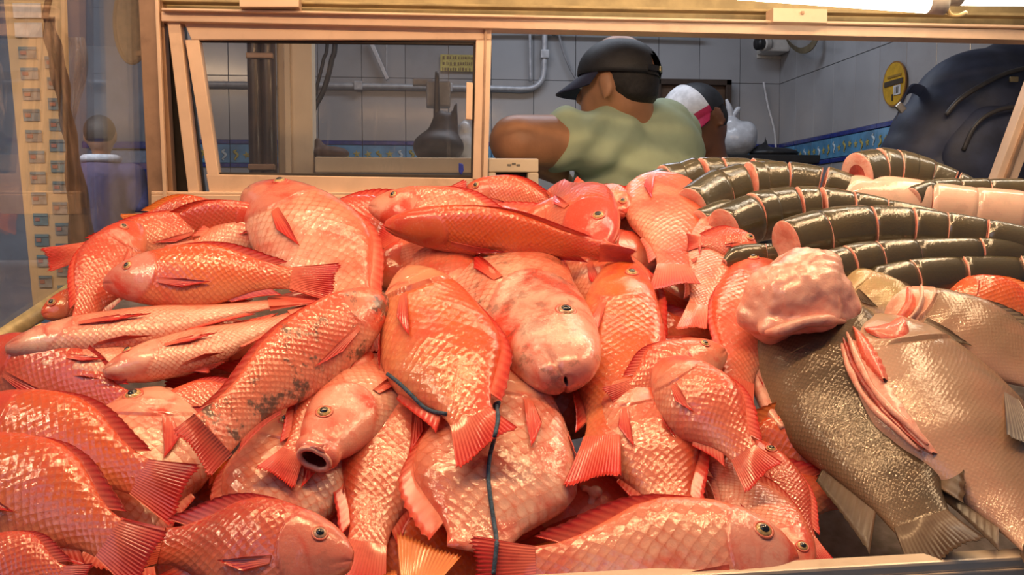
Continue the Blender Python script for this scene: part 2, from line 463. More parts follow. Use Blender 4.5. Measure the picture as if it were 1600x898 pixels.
def horse_mesh():
    pts = [(0.004, 0, 0.019), (-0.006, 0, 0.014), (0.001, 0, 0.007), (0.007, 0, 0.0), (0.001, 0, -0.009), (-0.006, 0, -0.016), (0.001, 0, -0.02)]
    path = smooth_path(pts, 14); r = np.interp(np.linspace(0, 1, 14), [0, .2, .5, 1], [.003, .005, .006, .0015])
    t, N, B = frames(path); V = []; F = []
    for i in range(14):
        for a in np.linspace(0, 2 * math.pi, 6, endpoint=False):
            q = path[i] + r[i] * (math.cos(a) * N[i] + math.sin(a) * B[i]); V.append((q[0], q[1] * 0.3, q[2]))
    for i in range(13):
        for j in range(6): F.append((i * 6 + j, i * 6 + (j + 1) % 6, i * 6 + 6 + (j + 1) % 6, i * 6 + 6 + j))
    return mesh_from('seahorse_motif', V, F)
star_me, horse_me = star_mesh(), horse_mesh()
star_me.materials.append(M['motif']); horse_me.materials.append(M['motif'])
horse_p = horse_me.copy(); horse_p.materials.clear(); horse_p.materials.append(M['motif_pale'])
tile_me.materials.append(M['tile']); bt_me.materials.append(M['tile_blue']); bn_me.materials.append(M['tile_navy'])
ZB0, ZB1 = CAMZ + 0.215, CAMZ + 0.322
def tile_wall(wall, origin, dirv, n, face, rotz):
    """rows of tiles above and below the blue border; dirv runs along the wall"""
    dirv = np.array(dirv); face = np.array(face)
    for i in range(n):
        for r in range(4):
            z = ZB1 + TH * (r + 0.5)
            if z > 2.72: continue
            child_box('wall_tile', tile_me, wall, np.array(origin) + dirv * TW * (i + .5) + np.array([0, 0, z]), (0, 0, rotz))
        for r in range(2):
            child_box('wall_tile', tile_me, wall, np.array(origin) + dirv * TW * (i + .5) + np.array([0, 0, ZB0 - TH * (r + .5)]), (0, 0, rotz))
        c = np.array(origin) + dirv * TW * (i + .5) + np.array([0, 0, (ZB0 + ZB1) / 2])
        bt = child_box('border_tile', bt_me, wall, c, (0, 0, rotz))
        for s in (-1, 1):
            child_box('border_band', bn_me, wall, c + np.array([0, 0, s * 0.0455]), (0, 0, rotz))
        for k in range(4):
            me = (star_me, horse_me, star_me, horse_p)[(k + i) % 4]
            m = link('motif', me, bt); m.location = ((k - 1.5) * 0.042, -0.0095, random.uniform(-.006, .006)); m.rotation_euler = (0, random.uniform(-.3, .3), 0)
tile_wall(wb_, (XR - 0.172 * 14, YB + 0.004, 0), (1, 0, 0), 14, (0, -1, 0), 0)
tile_wall(wr_, (XR + 0.004, YB, 0), (0, -1, 0), 11, (-1, 0, 0), -math.pi / 2)

# things on the back wall
M['conduit'] = plain('grey_conduit', (0.50, 0.51, 0.54), 0.4, 0.2)
M['dark_wood'] = plain('dark_wood', (0.10, 0.055, 0.03), 0.5, vary=0.3, scale=8)
M['black_plastic'] = plain('black_plastic', (0.02, 0.02, 0.022), 0.45)
M['white_plastic'] = plain('white_plastic', (0.62, 0.60, 0.56), 0.4, vary=0.06)
YW = YB - 0.03
g = thing('conduit_pipe', 'grey metal conduit running along the tiled wall and bending up', 'pipe', tuple(PY(850, 100, YW)))
tube('pipe', [PY(300, 131, YW), PY(560, 134, YW), PY(780, 138, YW), PY(815, 139, YW), PY(835, 136, YW), PY(847, 124, YW), PY(850, 105, YW), PY(851, 60, YW), PY(852, -30, YW)], 0.0115, M['conduit'], g, n=70)
for q in ((560, 134), (700, 137), (851, 85)):
    box('pipe_clip', PY(q[0], q[1], YW), (0.034, 0.034, 0.034), M['conduit'], g, 0.004)
tag(tube('conduit_pipe', [PY(828, -30, YW), PY(828, 60, YW), PY(829, 128, YW)], 0.006, M['conduit'], None), 'thin grey vertical conduit joining the bent pipe', 'pipe')
tag(tube('conduit_pipe', [PY(758, 47, YW - .01), PY(860, 48, YW - .01), PY(1100, 56, YW - .01)], 0.008, M['conduit'], None), 'thin grey horizontal conduit high on the tiled wall', 'pipe')
tag(tube('wall_hook', [PY(858, -10, YW), PY(859, 40, YW), PY(863, 53, YW), PY(870, 52, YW), PY(872, 40, YW), PY(871, 20, YW)], 0.006, plain('hook_steel', (0.16, 0.16, 0.17), 0.35, 0.7), None), 'dark steel hook hanging on the tiled wall by the conduit', 'hook')
tag(tube('hanging_cable', [PY(871, 45, YW), PY(880, 80, YW), PY(890, 105, YW), PY(905, 135, YW), PY(912, 170, YW)], 0.0045, plain('grey_cable', (0.28, 0.28, 0.30), 0.6), None), 'thin grey cable hanging beside the black cap', 'cable')
tag(tube('hanging_cable', [PY(1193, 128, YW), PY(1200, 165, YW), PY(1210, 205, YW), PY(1213, 246, YW)], 0.004, plain('white_cable', (0.7, 0.7, 0.72), 0.6), None), 'thin white cable hanging down in the tiled corner', 'cable')
# dark wooden board
p0, p1 = PY(1020, 125, YB - .01), PY(1136, 246, YB - .01)
g = thing('wooden_cupboard', 'dark brown wooden cupboard front on the tiled wall', 'cupboard', ((p0[0] + p1[0]) / 2, YB - .03, p1[2] - .12))
box('board', ((p0[0] + p1[0]) / 2, YB - .025, (p0[2] + p1[2]) / 2 - .06), (p1[0] - p0[0], .03, p0[2] - p1[2] + .12), M['dark_wood'], g, .004)
for xx in (p0[0] + .012, p1[0] - .012):
    box('frame_stile', (xx, YB - .048, (p0[2] + p1[2]) / 2 - .06), (.024, .02, p0[2] - p1[2] + .12), plain('cupboard_edge', (0.05, 0.03, 0.02), .5), g, .003)
box('frame_rail', ((p0[0] + p1[0]) / 2, YB - .048, p0[2] - .012), (p1[0] - p0[0], .02, .024), plain('cupboard_top', (0.05, 0.03, 0.02), .5), g, .003)
# shelf and plastic bag
s0, s1 = PY(1090, 243, 3.55), PY(1216, 243, 3.55)
g = thing('wall_shelf', 'black wall shelf under the white plastic bag', 'shelf', tuple((s0 + s1) / 2))
SHZ = (s0 + s1)[2] / 2
box('shelf_board', ((s0[0] + XR) / 2, 3.68, SHZ - .015), (XR - s0[0], .40, .03), M['black_plastic'], g, .004)
for xx in (s0[0] + .1, XR - .15):
    box('bracket', (xx, 3.76, SHZ - .085), (.02, .24, .11), M['black_plastic'], g, .003)
M['bag'] = plain('thin_white_plastic', (0.62, 0.64, 0.68), 0.25, vary=0.1, scale=30, bump=0.9, bscale=40, coat=0.4)
b0 = P(1163, 212, 3.62); b0 = np.array([b0[0], 3.62, SHZ + .068])
g = thing('plastic_bag', 'knotted white plastic bag on the black shelf', 'bag', (b0[0], b0[1], SHZ))
pcs = [ellipsoid_vf(b0, (.078, .07, .07)), ellipsoid_vf(b0 + [-.03, -.01, .045], (.04, .04, .045)), ellipsoid_vf(b0 + [.03, -.01, .02], (.045, .05, .05))]
blob('bag_body', pcs, M['bag'], g, 0.01, 3)
k0 = b0 + [-.03, -.01, .085]
tube('bag_handle', [k0 + [0, 0, -.02], k0, k0 + [-.006, 0, .03], k0 + [-.018, 0, .065]], [.018, .012, .013, .005], M['bag'], g)
tube('bag_handle', [k0 + [0, 0, -.02], k0 + [.008, 0, .0], k0 + [.03, 0, .03], k0 + [.022, 0, .012]], [.014, .01, .01, .004], M['bag'], g)
c_ = np.array([b0[0] + .14, 3.6, SHZ])
g = thing('black_cloth', 'crumpled black cloth heap beside the white plastic bag', 'cloth', tuple(c_))
blob('cloth_heap', [ellipsoid_vf(c_ + [0, 0, .014], (.10, .06, .022)), ellipsoid_vf(c_ + [-.05, 0, .02], (.03, .03, .028)), capsule_vf(c_ + [-.03, 0, .02], c_ + [-.035, 0, .075], .012, .004)], M['black_plastic'], g, .008, 3)
# emergency lamp in the corner, strap
e0 = PY(1207, 66, YB - .07)
g = thing('emergency_light', 'beige emergency light box high in the tiled corner', 'lamp', tuple(e0))
box('housing', e0 + [.01, .02, 0], (.105, .11, .085), M['white_plastic'], g, .012)
box('mount_plate', e0 + [.02, .068, 0], (.12, .012, .11), M['white_plastic'], g, .004)
tube('lamp_lens', [e0 + [-.052, -.03, -.012], e0 + [-.078, -.038, -.014]], [.023, .026], M['black_plastic'], g, n=6, sides=18)
tube('lamp_head', [e0 + [-.03, -.02, -.01], e0 + [-.056, -.032, -.012]], [.03, .03], M['white_plastic'], g, n=6, sides=18)
st = [PX(1224, 45, XR - .03), PX(1232, 66, XR - .05), PX(1250, 79, XR - .07), PX(1268, 72, XR - .06), PX(1279, 48, XR - .03), PX(1276, 20, XR - .03)]
def ribbon(name, pts, width_vec, thick, mat, parent=None, n=30):
    path = smooth_path(pts, n); wv = np.array(width_vec) / 2
    t, N, B = frames(path); V = []; F = []
    for i in range(n):
        nn = np.cross(t[i], wv); nn = nn / (np.linalg.norm(nn) + 1e-9) * thick / 2
        for s, q in ((1, 1), (1, -1), (-1, -1), (-1, 1)): V.append(path[i] + wv * s + nn * q)
    for i in range(n - 1):
        for j in range(4): F.append((i * 4 + j, i * 4 + (j + 1) % 4, i * 4 + 4 + (j + 1) % 4, i * 4 + 4 + j))
    F.append((3, 2, 1, 0)); F.append(tuple((n - 1) * 4 + j for j in range(4)))
    c = path.mean(0); off = np.array(parent.location) if parent is not None else np.zeros(3)
    o = link(name, fix_normals(mesh_from(name, V, F, smooth=False, loc=c)), parent, mat); o.location = Vector(c - off)
    return o
tag(ribbon('webbing_strap', st, (0, .02, .025), .004, plain('olive_webbing', (0.13, 0.10, 0.055), 0.8)), 'olive webbing strap looped high on the right tiled wall', 'strap')
# yellow oval sticker on the right wall
cc = PX(1398, 131, XR - .008)
g = thing('oval_sticker', 'yellow oval sticker with dark print on the right tiled wall', 'sticker', tuple(cc))
def oval(name, c, ry, rz, thick, mat, parent, dx=0, n=36):
    poly = [np.array(c) + [dx, math.cos(a) * ry, math.sin(a) * rz] for a in np.linspace(0, 2 * math.pi, n, endpoint=False)]
    return prism(name, poly, (-thick, 0, 0), mat, parent, 0)
oval('sticker_disc', cc, .069, .066, .003, plain('sticker_yellow', (0.62, 0.36, 0.02), .5), g)
oval('sticker_rim', cc + [.0005, 0, 0], .0735, .0705, .003, plain('sticker_brown_rim', (0.30, 0.14, 0.03), .5), g)
ink = plain('sticker_ink', (0.07, 0.05, 0.03), .6)
box('print_band', cc + [-.0045, 0, .004], (.002, .118, .016), ink, g, 0)
box('print_band', cc + [-.0045, -.004, .024], (.002, .085, .007), plain('sticker_ink_soft', (0.32, 0.19, 0.03), .6), g, 0)
box('print_label', cc + [-.0045, -.024, -.022], (.002, .044, .03), plain('sticker_white', (0.6, 0.6, 0.6), .6), g, 0)
box('print_stroke', cc + [-.0045, .006, -.042], (.002, .006, .02), ink, g, 0)
for i in range(3):
    box('print_stroke', cc + [-.006, -.014 - i * .009, -.022], (.001, .003, .02), ink, g, 0)

# ------------------------------------------------------------------ people behind the case
M['person_skin'] = plain('brown_skin', (0.50, 0.235, 0.12), 0.45, vary=0.10, scale=14, bump=0.15, bscale=300)
M['person_skin2'] = plain('dark_brown_skin', (0.20, 0.085, 0.045), 0.45, vary=0.10, scale=14)
M['hair'] = plain('black_hair', (0.018, 0.013, 0.011), 0.55, vary=0.3, scale=120, bump=0.8, bscale=500)
M['polo'] = plain('sage_green_cotton', (0.50, 0.60, 0.40), 0.85, vary=0.07, scale=9, bump=0.5, bscale=25)
M['black_cap'] = plain('black_cap_cotton', (0.016, 0.016, 0.020), 0.6, vary=0.2, bump=0.3, bscale=400)
M['navy_brim'] = plain('navy_cap_brim', (0.020, 0.020, 0.05), 0.6)
M['trousers'] = plain('dark_trousers', (0.05, 0.06, 0.09), 0.8)
M['shoe'] = plain('black_boot', (0.02, 0.02, 0.02), 0.5)
def V3(a): return np.array(a, float)
def dome(name, c, r, axis_up, front, mat, parent, lo=-0.05, scale=1.0, notch=None, thick=0.006, nu=40, nv=14):
    """cap crown: upper part of an ellipsoid, optional arched opening at the back"""
    up = V3(axis_up); up /= np.linalg.norm(up); fr = V3(front); fr -= up * fr.dot(up); fr /= np.linalg.norm(fr); sd = np.cross(up, fr)
    V = []; F = []
    for k, s in enumerate((1.0, 1.0 - thick / r[0])):
        for i in range(nv + 1):
            a = (math.pi / 2 - math.asin(lo)) * i / nv
            for j in range(nu):
                b = 2 * math.pi * j / nu
                V.append(c + s * scale * (r[0] * math.sin(a) * math.cos(b) * fr + r[1] * math.sin(a) * math.sin(b) * sd + r[2] * math.cos(a) * up))
    def hole(i, j):
        if notch is None: return False
        b = abs(((2 * math.pi * (j + .5) / nu) + math.pi) % (2 * math.pi) - math.pi)
        b = math.pi - b
        h = (nv - i - .5) / nv
        return (b / notch[0]) ** 2 + (h / notch[1]) ** 2 < 1
    off = (nv + 1) * nu
    for i in range(nv):
        for j in range(nu):
            if hole(i, j): continue
            k = (j + 1) % nu
            F.append((i * nu + j, (i + 1) * nu + j, (i + 1) * nu + k, i * nu + k))
            F.append((off + i * nu + j, off + i * nu + k, off + (i + 1) * nu + k, off + (i + 1) * nu + j))
    for j in range(nu):
        k = (j + 1) % nu
        F.append((nv * nu + j, off + nv * nu + j, off + nv * nu + k, nv * nu + k))
    o = link(name, mesh_from(name, V, F, loc=c), parent, mat); o.location = Vector(c - V3(parent.location))
    return o
def brim(name, c, fr, up, r, length, width, droop, mat, parent, nu=20, nv=10):
    fr = V3(fr); up = V3(up); up /= np.linalg.norm(up); fr -= up * fr.dot(up); fr /= np.linalg.norm(fr); sd = np.cross(up, fr)
    V = []; F = []
    for s in (0, 1):
        for i in range(nv + 1):
            t = i / nv
            for j in range(nu + 1):
                a = (j / nu - .5) * math.pi * 0.92
                base = c + fr * r * math.cos(a) + sd * r * math.sin(a) * 0.98
                ex = max(0, math.cos(a)) ** 0.6
                p = base + fr * length * t * ex - up * (droop * t * ex + 0.35 * width * (math.sin(a) ** 2) * t) - up * s * 0.004
                V.append(p)
    n = (nv + 1) * (nu + 1)
    for s in (0, 1):
        for i in range(nv):
            for j in range(nu):
                q = (s * n + i * (nu + 1) + j, s * n + i * (nu + 1) + j + 1, s * n + (i + 1) * (nu + 1) + j + 1, s * n + (i + 1) * (nu + 1) + j)
                F.append(q if s == 0 else q[::-1])
    for j in range(nu):
        a = nv * (nu + 1) + j; F.append((a, n + a, n + a + 1, a + 1))
    o = link(name, fix_normals(mesh_from(name, V, F, loc=c)), parent, mat); o.location = Vector(c - V3(parent.location))
    return o
def ear_vf(c, fr, up, out, s=1.0):
    """ear shell as a flattened bent ring plus lobe"""
    fr, up, out = V3(fr), V3(up), V3(out); V = []; F = []
    pcs = []
    for a0, a1 in zip(np.linspace(-2.0, 2.6, 9)[:-1], np.linspace(-2.0, 2.6, 9)[1:]):
        q = lambda a: c - fr * math.cos(a) * .017 * s + up * math.sin(a) * .029 * s + out * .010 * s
        pcs.append(capsule_vf(q(a0), q(a1), .0055 * s, .0055 * s, nu=8))
    pcs.append(ellipsoid_vf(c + out * .004, (.013 * s, .010 * s, .022 * s), nu=12, nv=8))
    return pcs
def hand_vf(wrist, fwd, side, normal, s=1.0, curl=0.5):
    """palm and five unequal curled fingers; side points to the thumb"""
    fwd, side, normal = [V3(x) / np.linalg.norm(x) for x in (fwd, side, normal)]
    pcs = [capsule_vf(wrist, wrist + fwd * .075 * s, .026 * s, .036 * s, flat=0.55)]
    for k, (o, L) in enumerate(((.027, .072), (.009, .080), (-.009, .075), (-.027, .060))):
        p = wrist + fwd * .082 * s + side * o * s; d = fwd.copy()
        for seg, fr_ in enumerate((.45, .32, .23)):
            ang = curl * (0.5 + seg * .45); dd = fwd * math.cos(ang) + normal * math.sin(ang)
            q = p + dd * L * fr_ * s; pcs.append(capsule_vf(p, q, (.0095 - .001 * seg) * s, (.0088 - .001 * seg) * s, nu=10)); p = q
    p = wrist + fwd * .025 * s + side * .03 * s
    q = p + (fwd * .6 + side * .7) * .035 * s; pcs.append(capsule_vf(p, q, .012 * s, .010 * s, nu=10))
    r = q + (fwd * .9 + side * .25 + normal * .3) * .03 * s; pcs.append(capsule_vf(q, r, .0095 * s, .008 * s, nu=10))
    return pcs

# --- the man in the green polo shirt: back to us, head turned left
man = thing('person', 'person in sage green polo shirt and black cap, back turned, elbow raised', 'person', (P(990, 400, 2.5)[0], P(990, 400, 2.5)[1], 0))
hd = P(966, 128, 2.44)
fr1 = V3([-0.80, 0.60, -0.10]); up1 = V3([-0.06, 0.02, 1.0]); left1 = V3([-0.60, -0.80, 0])
R1 = Matrix(((fr1[0], -0.6, 0), (fr1[1], -0.8, 0), (0, 0, 1)))
fr1 /= np.linalg.norm(fr1)
sh_l, sh_r = P(948, 222, 2.42), P(1052, 212, 2.62)
elbow = P(806, 221, 2.28); wrist = P(872, 270, 2.46)
chest = P(1000, 290, 2.54); hip = V3([chest[0] + .02, chest[1] + .03, 0.95])
neck = P(985, 185, 2.48)
rot_h = Matrix.Rotation(math.atan2(fr1[1], fr1[0]), 4, 'Z')
pcs = [ellipsoid_vf(hd, (.100, .078, .118), rot_h), ellipsoid_vf(hd + fr1 * .045 + [0, 0, -.055], (.055, .058, .062), rot_h),
       capsule_vf(hd + fr1 * .095 + [0, 0, .0], hd + fr1 * .112 + [0, 0, -.028], .010, .013, nu=10),        # nose
       ellipsoid_vf(hd + fr1 * .088 + [0, 0, -.062], (.014, .025, .010), rot_h, 12, 8),                      # mouth
       ellipsoid_vf(hd + fr1 * .085 + [0, 0, .022], (.014, .05, .010), rot_h, 12, 8),                        # brow
       capsule_vf(hd + [0, 0, -.05] - fr1 * .02, neck + [.012, .02, -.06], .066, .075),
       capsule_vf(sh_l, elbow, .068, .064), capsule_vf(elbow, wrist, .062, .032),
       capsule_vf(chest + [0, 0, .02], hip, .13, .14, flat=1.2), ellipsoid_vf((sh_l + sh_r) / 2 + [0, 0, -.05], (.15, .09, .10)),
       capsule_vf(sh_r, sh_r + V3([.06, .16, -.24]), .058, .046), capsule_vf(sh_r + V3([.06, .16, -.24]), sh_r + V3([-.06, .34, -.30]), .044, .030)]
pcs += ear_vf(hd + left1 * .080 + fr1 * -.004 + V3([0, 0, -.022]), fr1, V3([0, 0, 1]), left1, 1.05)
pcs += hand_vf(wrist, (elbow - wrist) * -1 + V3([0, 0.05, -.05]), V3([0, 0, 1]), V3([.3, -.9, -.2]), 0.95, .6)
w2 = sh_r + V3([-.06, .34, -.30])
pcs += hand_vf(w2, V3([-.8, .3, -.2]), V3([0, .2, 1]), V3([0, -.5, -.8]), 0.95, .5)
for s in (-1, 1):
    pcs.append(capsule_vf(hip + [s * .09, 0, 0], hip + [s * .10, -.02, -.45], .085, .058)); pcs.append(capsule_vf(hip + [s * .10, -.02, -.45], hip + [s * .10, 0, -.88], .056, .042))
    pcs.append(capsule_vf(hip + [s * .10, 0, -.89], hip + [s * .11, .13, -.91], .042, .034))
body = blob('body', pcs, M['person_skin'], man, 0.0085, 4)
for s in (-1, 1):
    e = hd + fr1 * .086 + left1 * .033 * s + V3([0, 0, .003])
    v, f = ellipsoid_vf((0, 0, 0), (.011, .011, .011), None, 14, 9)
    o = link('eye', mesh_from('eye', v, f), man, plain('eye_white', (.7, .68, .62), .2)); o.location = Vector(e - V3(man.location))
# shirt
up_arm = elbow - sh_l; cuff = sh_l + up_arm * 0.44
pcs = [capsule_vf(sh_l + [.015, .015, .0], cuff, .090, .080), capsule_vf(sh_l + up_arm * .40, cuff, .081, .083), ellipsoid_vf(P(1040, 195, 2.52), (.075, .07, .07)), ellipsoid_vf(P(1058, 240, 2.52), (.075, .07, .10)),
       capsule_vf(sh_r, sh_r + V3([.05, .12, -.16]), .078, .066),
       capsule_vf(chest + [0, 0, -.02], hip + [0, 0, -.06], .155, .165, flat=1.22), ellipsoid_vf((sh_l + sh_r) / 2 + [0.0, 0.0, -.035], (.175, .115, .115)),
       ellipsoid_vf(P(1012, 225, 2.50), (.14, .10, .11)), ellipsoid_vf(P(985, 262, 2.48), (.16, .11, .10)), capsule_vf(P(1000, 190, 2.5), P(1050, 215, 2.56), .058, .07),
       capsule_vf(P(960, 205, 2.47), P(1000, 190, 2.5), .055, .058)]
shirt = blob('polo_shirt', pcs, M['polo'], man, 0.0085, 5)
def vert_arrays(me):
    n = len(me.vertices); co = np.empty(n * 3, np.float32); no = np.empty(n * 3, np.float32)
    me.vertices.foreach_get('co', co); me.vertices.foreach_get('normal', no)
    return co.reshape(-1, 3), no.reshape(-1, 3)
co_, no_ = vert_arrays(shirt.data)
rel = co_ + np.array(shirt.location) + np.array(man.location) - chest
f_ = .008 * np.sin(95 * rel[:, 2] + 14 * rel[:, 0] + 2.2 * np.sin(12 * rel[:, 0])) * np.clip((.10 - rel[:, 2]) / .12, 0, 1) + .005 * np.sin(60 * rel[:, 0] - 55 * rel[:, 2]) * np.clip((-.02 - rel[:, 0]) / .1, 0, 1) + .003 * np.sin(45 * rel[:, 0] + 30 * rel[:, 2])
shirt.data.vertices.foreach_set('co', (co_ + no_ * f_[:, None]).astype(np.float32).ravel()); shirt.data.update()
# collar, cuff seam, fold ridges of the shirt
tube('collar', [P(1003, 163, 2.40), P(1020, 157, 2.42), P(1040, 160, 2.46), P(1052, 172, 2.50)], [.010, .017, .018, .012], M['polo'], shirt)
ax = up_arm / np.linalg.norm(up_arm); n1 = np.cross(ax, [0, 0, 1]); n1 /= np.linalg.norm(n1); n2 = np.cross(n1, ax)
ring = [cuff + ax * .058 + (n1 * math.cos(a) + n2 * math.sin(a)) * .0665 for a in np.linspace(0, 2 * math.pi, 25)]
tube('sleeve_cuff', ring, .006, M['polo'], shirt, n=60, sides=8)
# trousers, boots
pcs = [capsule_vf(hip + [0, 0, .03], hip + [0, 0, -.05], .155, .15, flat=1.15)]
for s in (-1, 1):
    pcs += [capsule_vf(hip + [s * .09, 0, -.02], hip + [s * .10, -.02, -.45], .098, .075), capsule_vf(hip + [s * .10, -.02, -.45], hip + [s * .10, 0, -.86], .074, .062)]
blob('trousers', pcs, M['trousers'], man, 0.012, 4)
for s in (-1, 1):
    blob('boot', [capsule_vf(hip + [s * .10, -.01, -.80], hip + [s * .10, 0, -.89], .058, .052), capsule_vf(hip + [s * .10, 0, -.90], hip + [s * .11, .15, -.905], .05, .042)], M['shoe'], man, 0.01, 3)
# hair and cap
hc = blob('hair', [ellipsoid_vf(hd - fr1 * .018 + [0, 0, -.002], (.090, .083, .072), rot_h), ellipsoid_vf(hd - fr1 * .052 + [0, 0, -.035], (.052, .070, .040), rot_h)], M['hair'], man, 0.007, 3)
capup = V3([0.06, 0.0, 1.0])
cap = dome('cap_crown', hd + V3([0, 0, .022]) - fr1 * .002, (.110, .092, .088), capup, fr1, M['black_cap'], man, lo=-0.12, notch=(0.42, 0.42))
cb_ = brim('cap_brim', hd + V3([0, 0, .014]), fr1 + V3([0, 0, -.25]), capup, .092, .078, .05, .045, M['navy_brim'], man)
v, f = ellipsoid_vf((0, 0, 0), (.008, .008, .005), None, 12, 8)
o = link('cap_button', mesh_from('cap_button', v, f), man, M['black_cap']); o.location = Vector(hd + V3([.004, 0, .111]) - V3(man.location))
bk = -fr1
sdv = np.cross([0, 0, 1], fr1)
ribbon('cap_strap', [hd + bk * .085 + sdv * y + V3([0, 0, .014]) + bk * (.024 - abs(y) * .20) for y in (-.045, -.02, 0, .02, .045)], (0, 0, .013), .003, M['black_cap'], man, 16)
box('strap_buckle', hd + bk * .1105 + sdv * -.01 + V3([0, 0, .014]), (.012, .006, .014), plain('brass_buckle', (.42, .36, .2), .3, .8), man, .002, rot=(0, 0, math.atan2(bk[1], bk[0]) + math.pi / 2))

# --- second man, bowed head with white and black cap
h2 = P(1090, 190, 3.15)
man2 = thing('person', 'person with bowed head in white, magenta and black cap behind the green shirt', 'person', (h2[0], h2[1], 0))
fr2 = V3([-0.80, -0.36, -0.48]); fr2 /= np.linalg.norm(fr2); up2 = V3([-0.48, 0.0, .87]); up2 -= fr2 * fr2.dot(up2); up2 /= np.linalg.norm(up2)
sd2 = np.cross(up2, fr2)   # left side
rot2 = Matrix(((fr2[0], sd2[0], up2[0]), (fr2[1], sd2[1], up2[1]), (fr2[2], sd2[2], up2[2])))
nk2 = h2 + V3([.045, .02, -.16])
pcs = [ellipsoid_vf(h2, (.098, .078, .115), rot2), ellipsoid_vf(h2 + fr2 * .045 - up2 * .055, (.055, .058, .062), rot2),
       capsule_vf(h2 + fr2 * .095, h2 + fr2 * .113 - up2 * .028, .010, .013, nu=10), ellipsoid_vf(h2 + fr2 * .088 - up2 * .062, (.014, .025, .010), rot2, 12, 8),
       capsule_vf(h2 - up2 * .05, nk2, .06, .068), capsule_vf(nk2 + [0, -.14, -.07], nk2 + [0, .14, -.07], .07, .07),
       capsule_vf(nk2 + [.02, 0, -.1], (nk2[0] + .05, nk2[1], .95), .15, .14)]
pcs += ear_vf(h2 + sd2 * -.080 - up2 * .012 - fr2 * .01, fr2, up2, -sd2, 1.15) + ear_vf(h2 + sd2 * .080 - up2 * .012 - fr2 * .01, fr2, up2, sd2, 1.15)
for s in (-1, 1):
    a0 = nk2 + V3([0, .17 * s, -.09]); a1 = a0 + V3([-.05, .03 * s, -.27]); a2 = a1 + V3([-.22, -.04 * s, -.04])
    pcs += [capsule_vf(a0, a1, .055, .043), capsule_vf(a1, a2, .042, .028)] + hand_vf(a2, V3([-1, 0, -.2]), V3([0, -s, .3]), V3([0, 0, -1]), .95, .5)
    hp = V3([nk2[0] + .05, nk2[1] + .09 * s, .93])
    pcs += [capsule_vf(hp, hp + [0, 0, -.44], .085, .058), capsule_vf(hp + [0, 0, -.44], hp + [0, 0, -.86], .056, .042), capsule_vf(hp + [0, 0, -.87], hp + [-.13, 0, -.89], .042, .034)]
blob('body', pcs, M['person_skin2'], man2, 0.009, 4)
for s in (-1, 1):
    v, f = ellipsoid_vf((0, 0, 0), (.011, .011, .011), None, 14, 9)
    o = link('eye', mesh_from('eye', v, f), man2, plain('eye_white2', (.7, .68, .62), .2)); o.location = Vector(h2 + fr2 * .086 + sd2 * .033 * s - V3(man2.location))
pcs = [capsule_vf(nk2 + [.0, -.15, -.10], nk2 + [.0, .15, -.10], .082, .082), capsule_vf(nk2 + [.03, 0, -.14], (nk2[0] + .05, nk2[1], .90), .165, .16)]
for s in (-1, 1):
    a0 = nk2 + V3([0, .17 * s, -.09]); pcs.append(capsule_vf(a0, a0 + V3([-.03, .02 * s, -.17]), .072, .062))
blob('dark_shirt', pcs, plain('charcoal_cotton', (.035, .035, .04), .85), man2, .01, 4)
pcs = []
for s in (-1, 1):
    hp = V3([nk2[0] + .05, nk2[1] + .09 * s, .93])
    pcs += [capsule_vf(hp, hp + [0, 0, -.44], .098, .075), capsule_vf(hp + [0, 0, -.44], hp + [0, 0, -.85], .074, .062)]
blob('trousers', pcs, M['trousers'], man2, .012, 4)
blob('hair', [ellipsoid_vf(h2 - fr2 * .02 - up2 * .005, (.088, .083, .075), rot2)], M['hair'], man2, .008, 3)
white_c = plain('white_cap_panel', (.70, .70, .72), .7); pink_c = plain('magenta_cap_edge', (.50, .02, .10), .6)
c2 = h2 + up2 * .03
def dome_sector(name, b0, b1, lo, hi, mat, r=(.112, .096, .098), nu=20, nv=10):
    V = []; F = []
    for s in (1.0, .95):
        for i in range(nv + 1):
            a = math.asin(lo) + (math.asin(hi) - math.asin(lo)) * i / nv
            for j in range(nu + 1):
                b = b0 + (b1 - b0) * j / nu
                V.append(c2 + s * (fr2 * r[0] * math.cos(a) * math.cos(b) + sd2 * r[1] * math.cos(a) * math.sin(b) + up2 * r[2] * math.sin(a)))
    n = (nv + 1) * (nu + 1)
    for s in (0, 1):
        for i in range(nv):
            for j in range(nu):
                q = (s * n + i * (nu + 1) + j, s * n + i * (nu + 1) + j + 1, s * n + (i + 1) * (nu + 1) + j + 1, s * n + (i + 1) * (nu + 1) + j)
                F.append(q if s == 0 else q[::-1])
    o = link(name, mesh_from(name, V, F, loc=c2), man2, mat); o.location = Vector(c2 - V3(man2.location)); return o
dome_sector('cap_crown', 1.5, 2 * math.pi - 1.5, -0.18, 0.999, M['black_cap'])
dome_sector('cap_front_panel', -1.5, 1.5, 0.02, 0.999, white_c, r=(.116, .100, .104))
dome_sector('cap_front_edge', -1.5, 1.5, -0.16, 0.05, pink_c, r=(.118, .101, .10))
brim('cap_brim', c2 - up2 * .01, fr2, up2, .10, .075, .05, .03, pink_c, man2)
patch = [c2 + fr2 * .125 * math.cos(b) * math.cos(a) + sd2 * .108 * math.cos(a) * math.sin(b) + up2 * .109 * math.sin(a) for a, b in ((.30, -.75), (.30, -.15), (.85, -.15), (.85, -.75))]
tube('cap_badge', [patch[0], patch[1], patch[2], patch[3], patch[0]], .004, M['black_cap'], man2, smoothp=False)

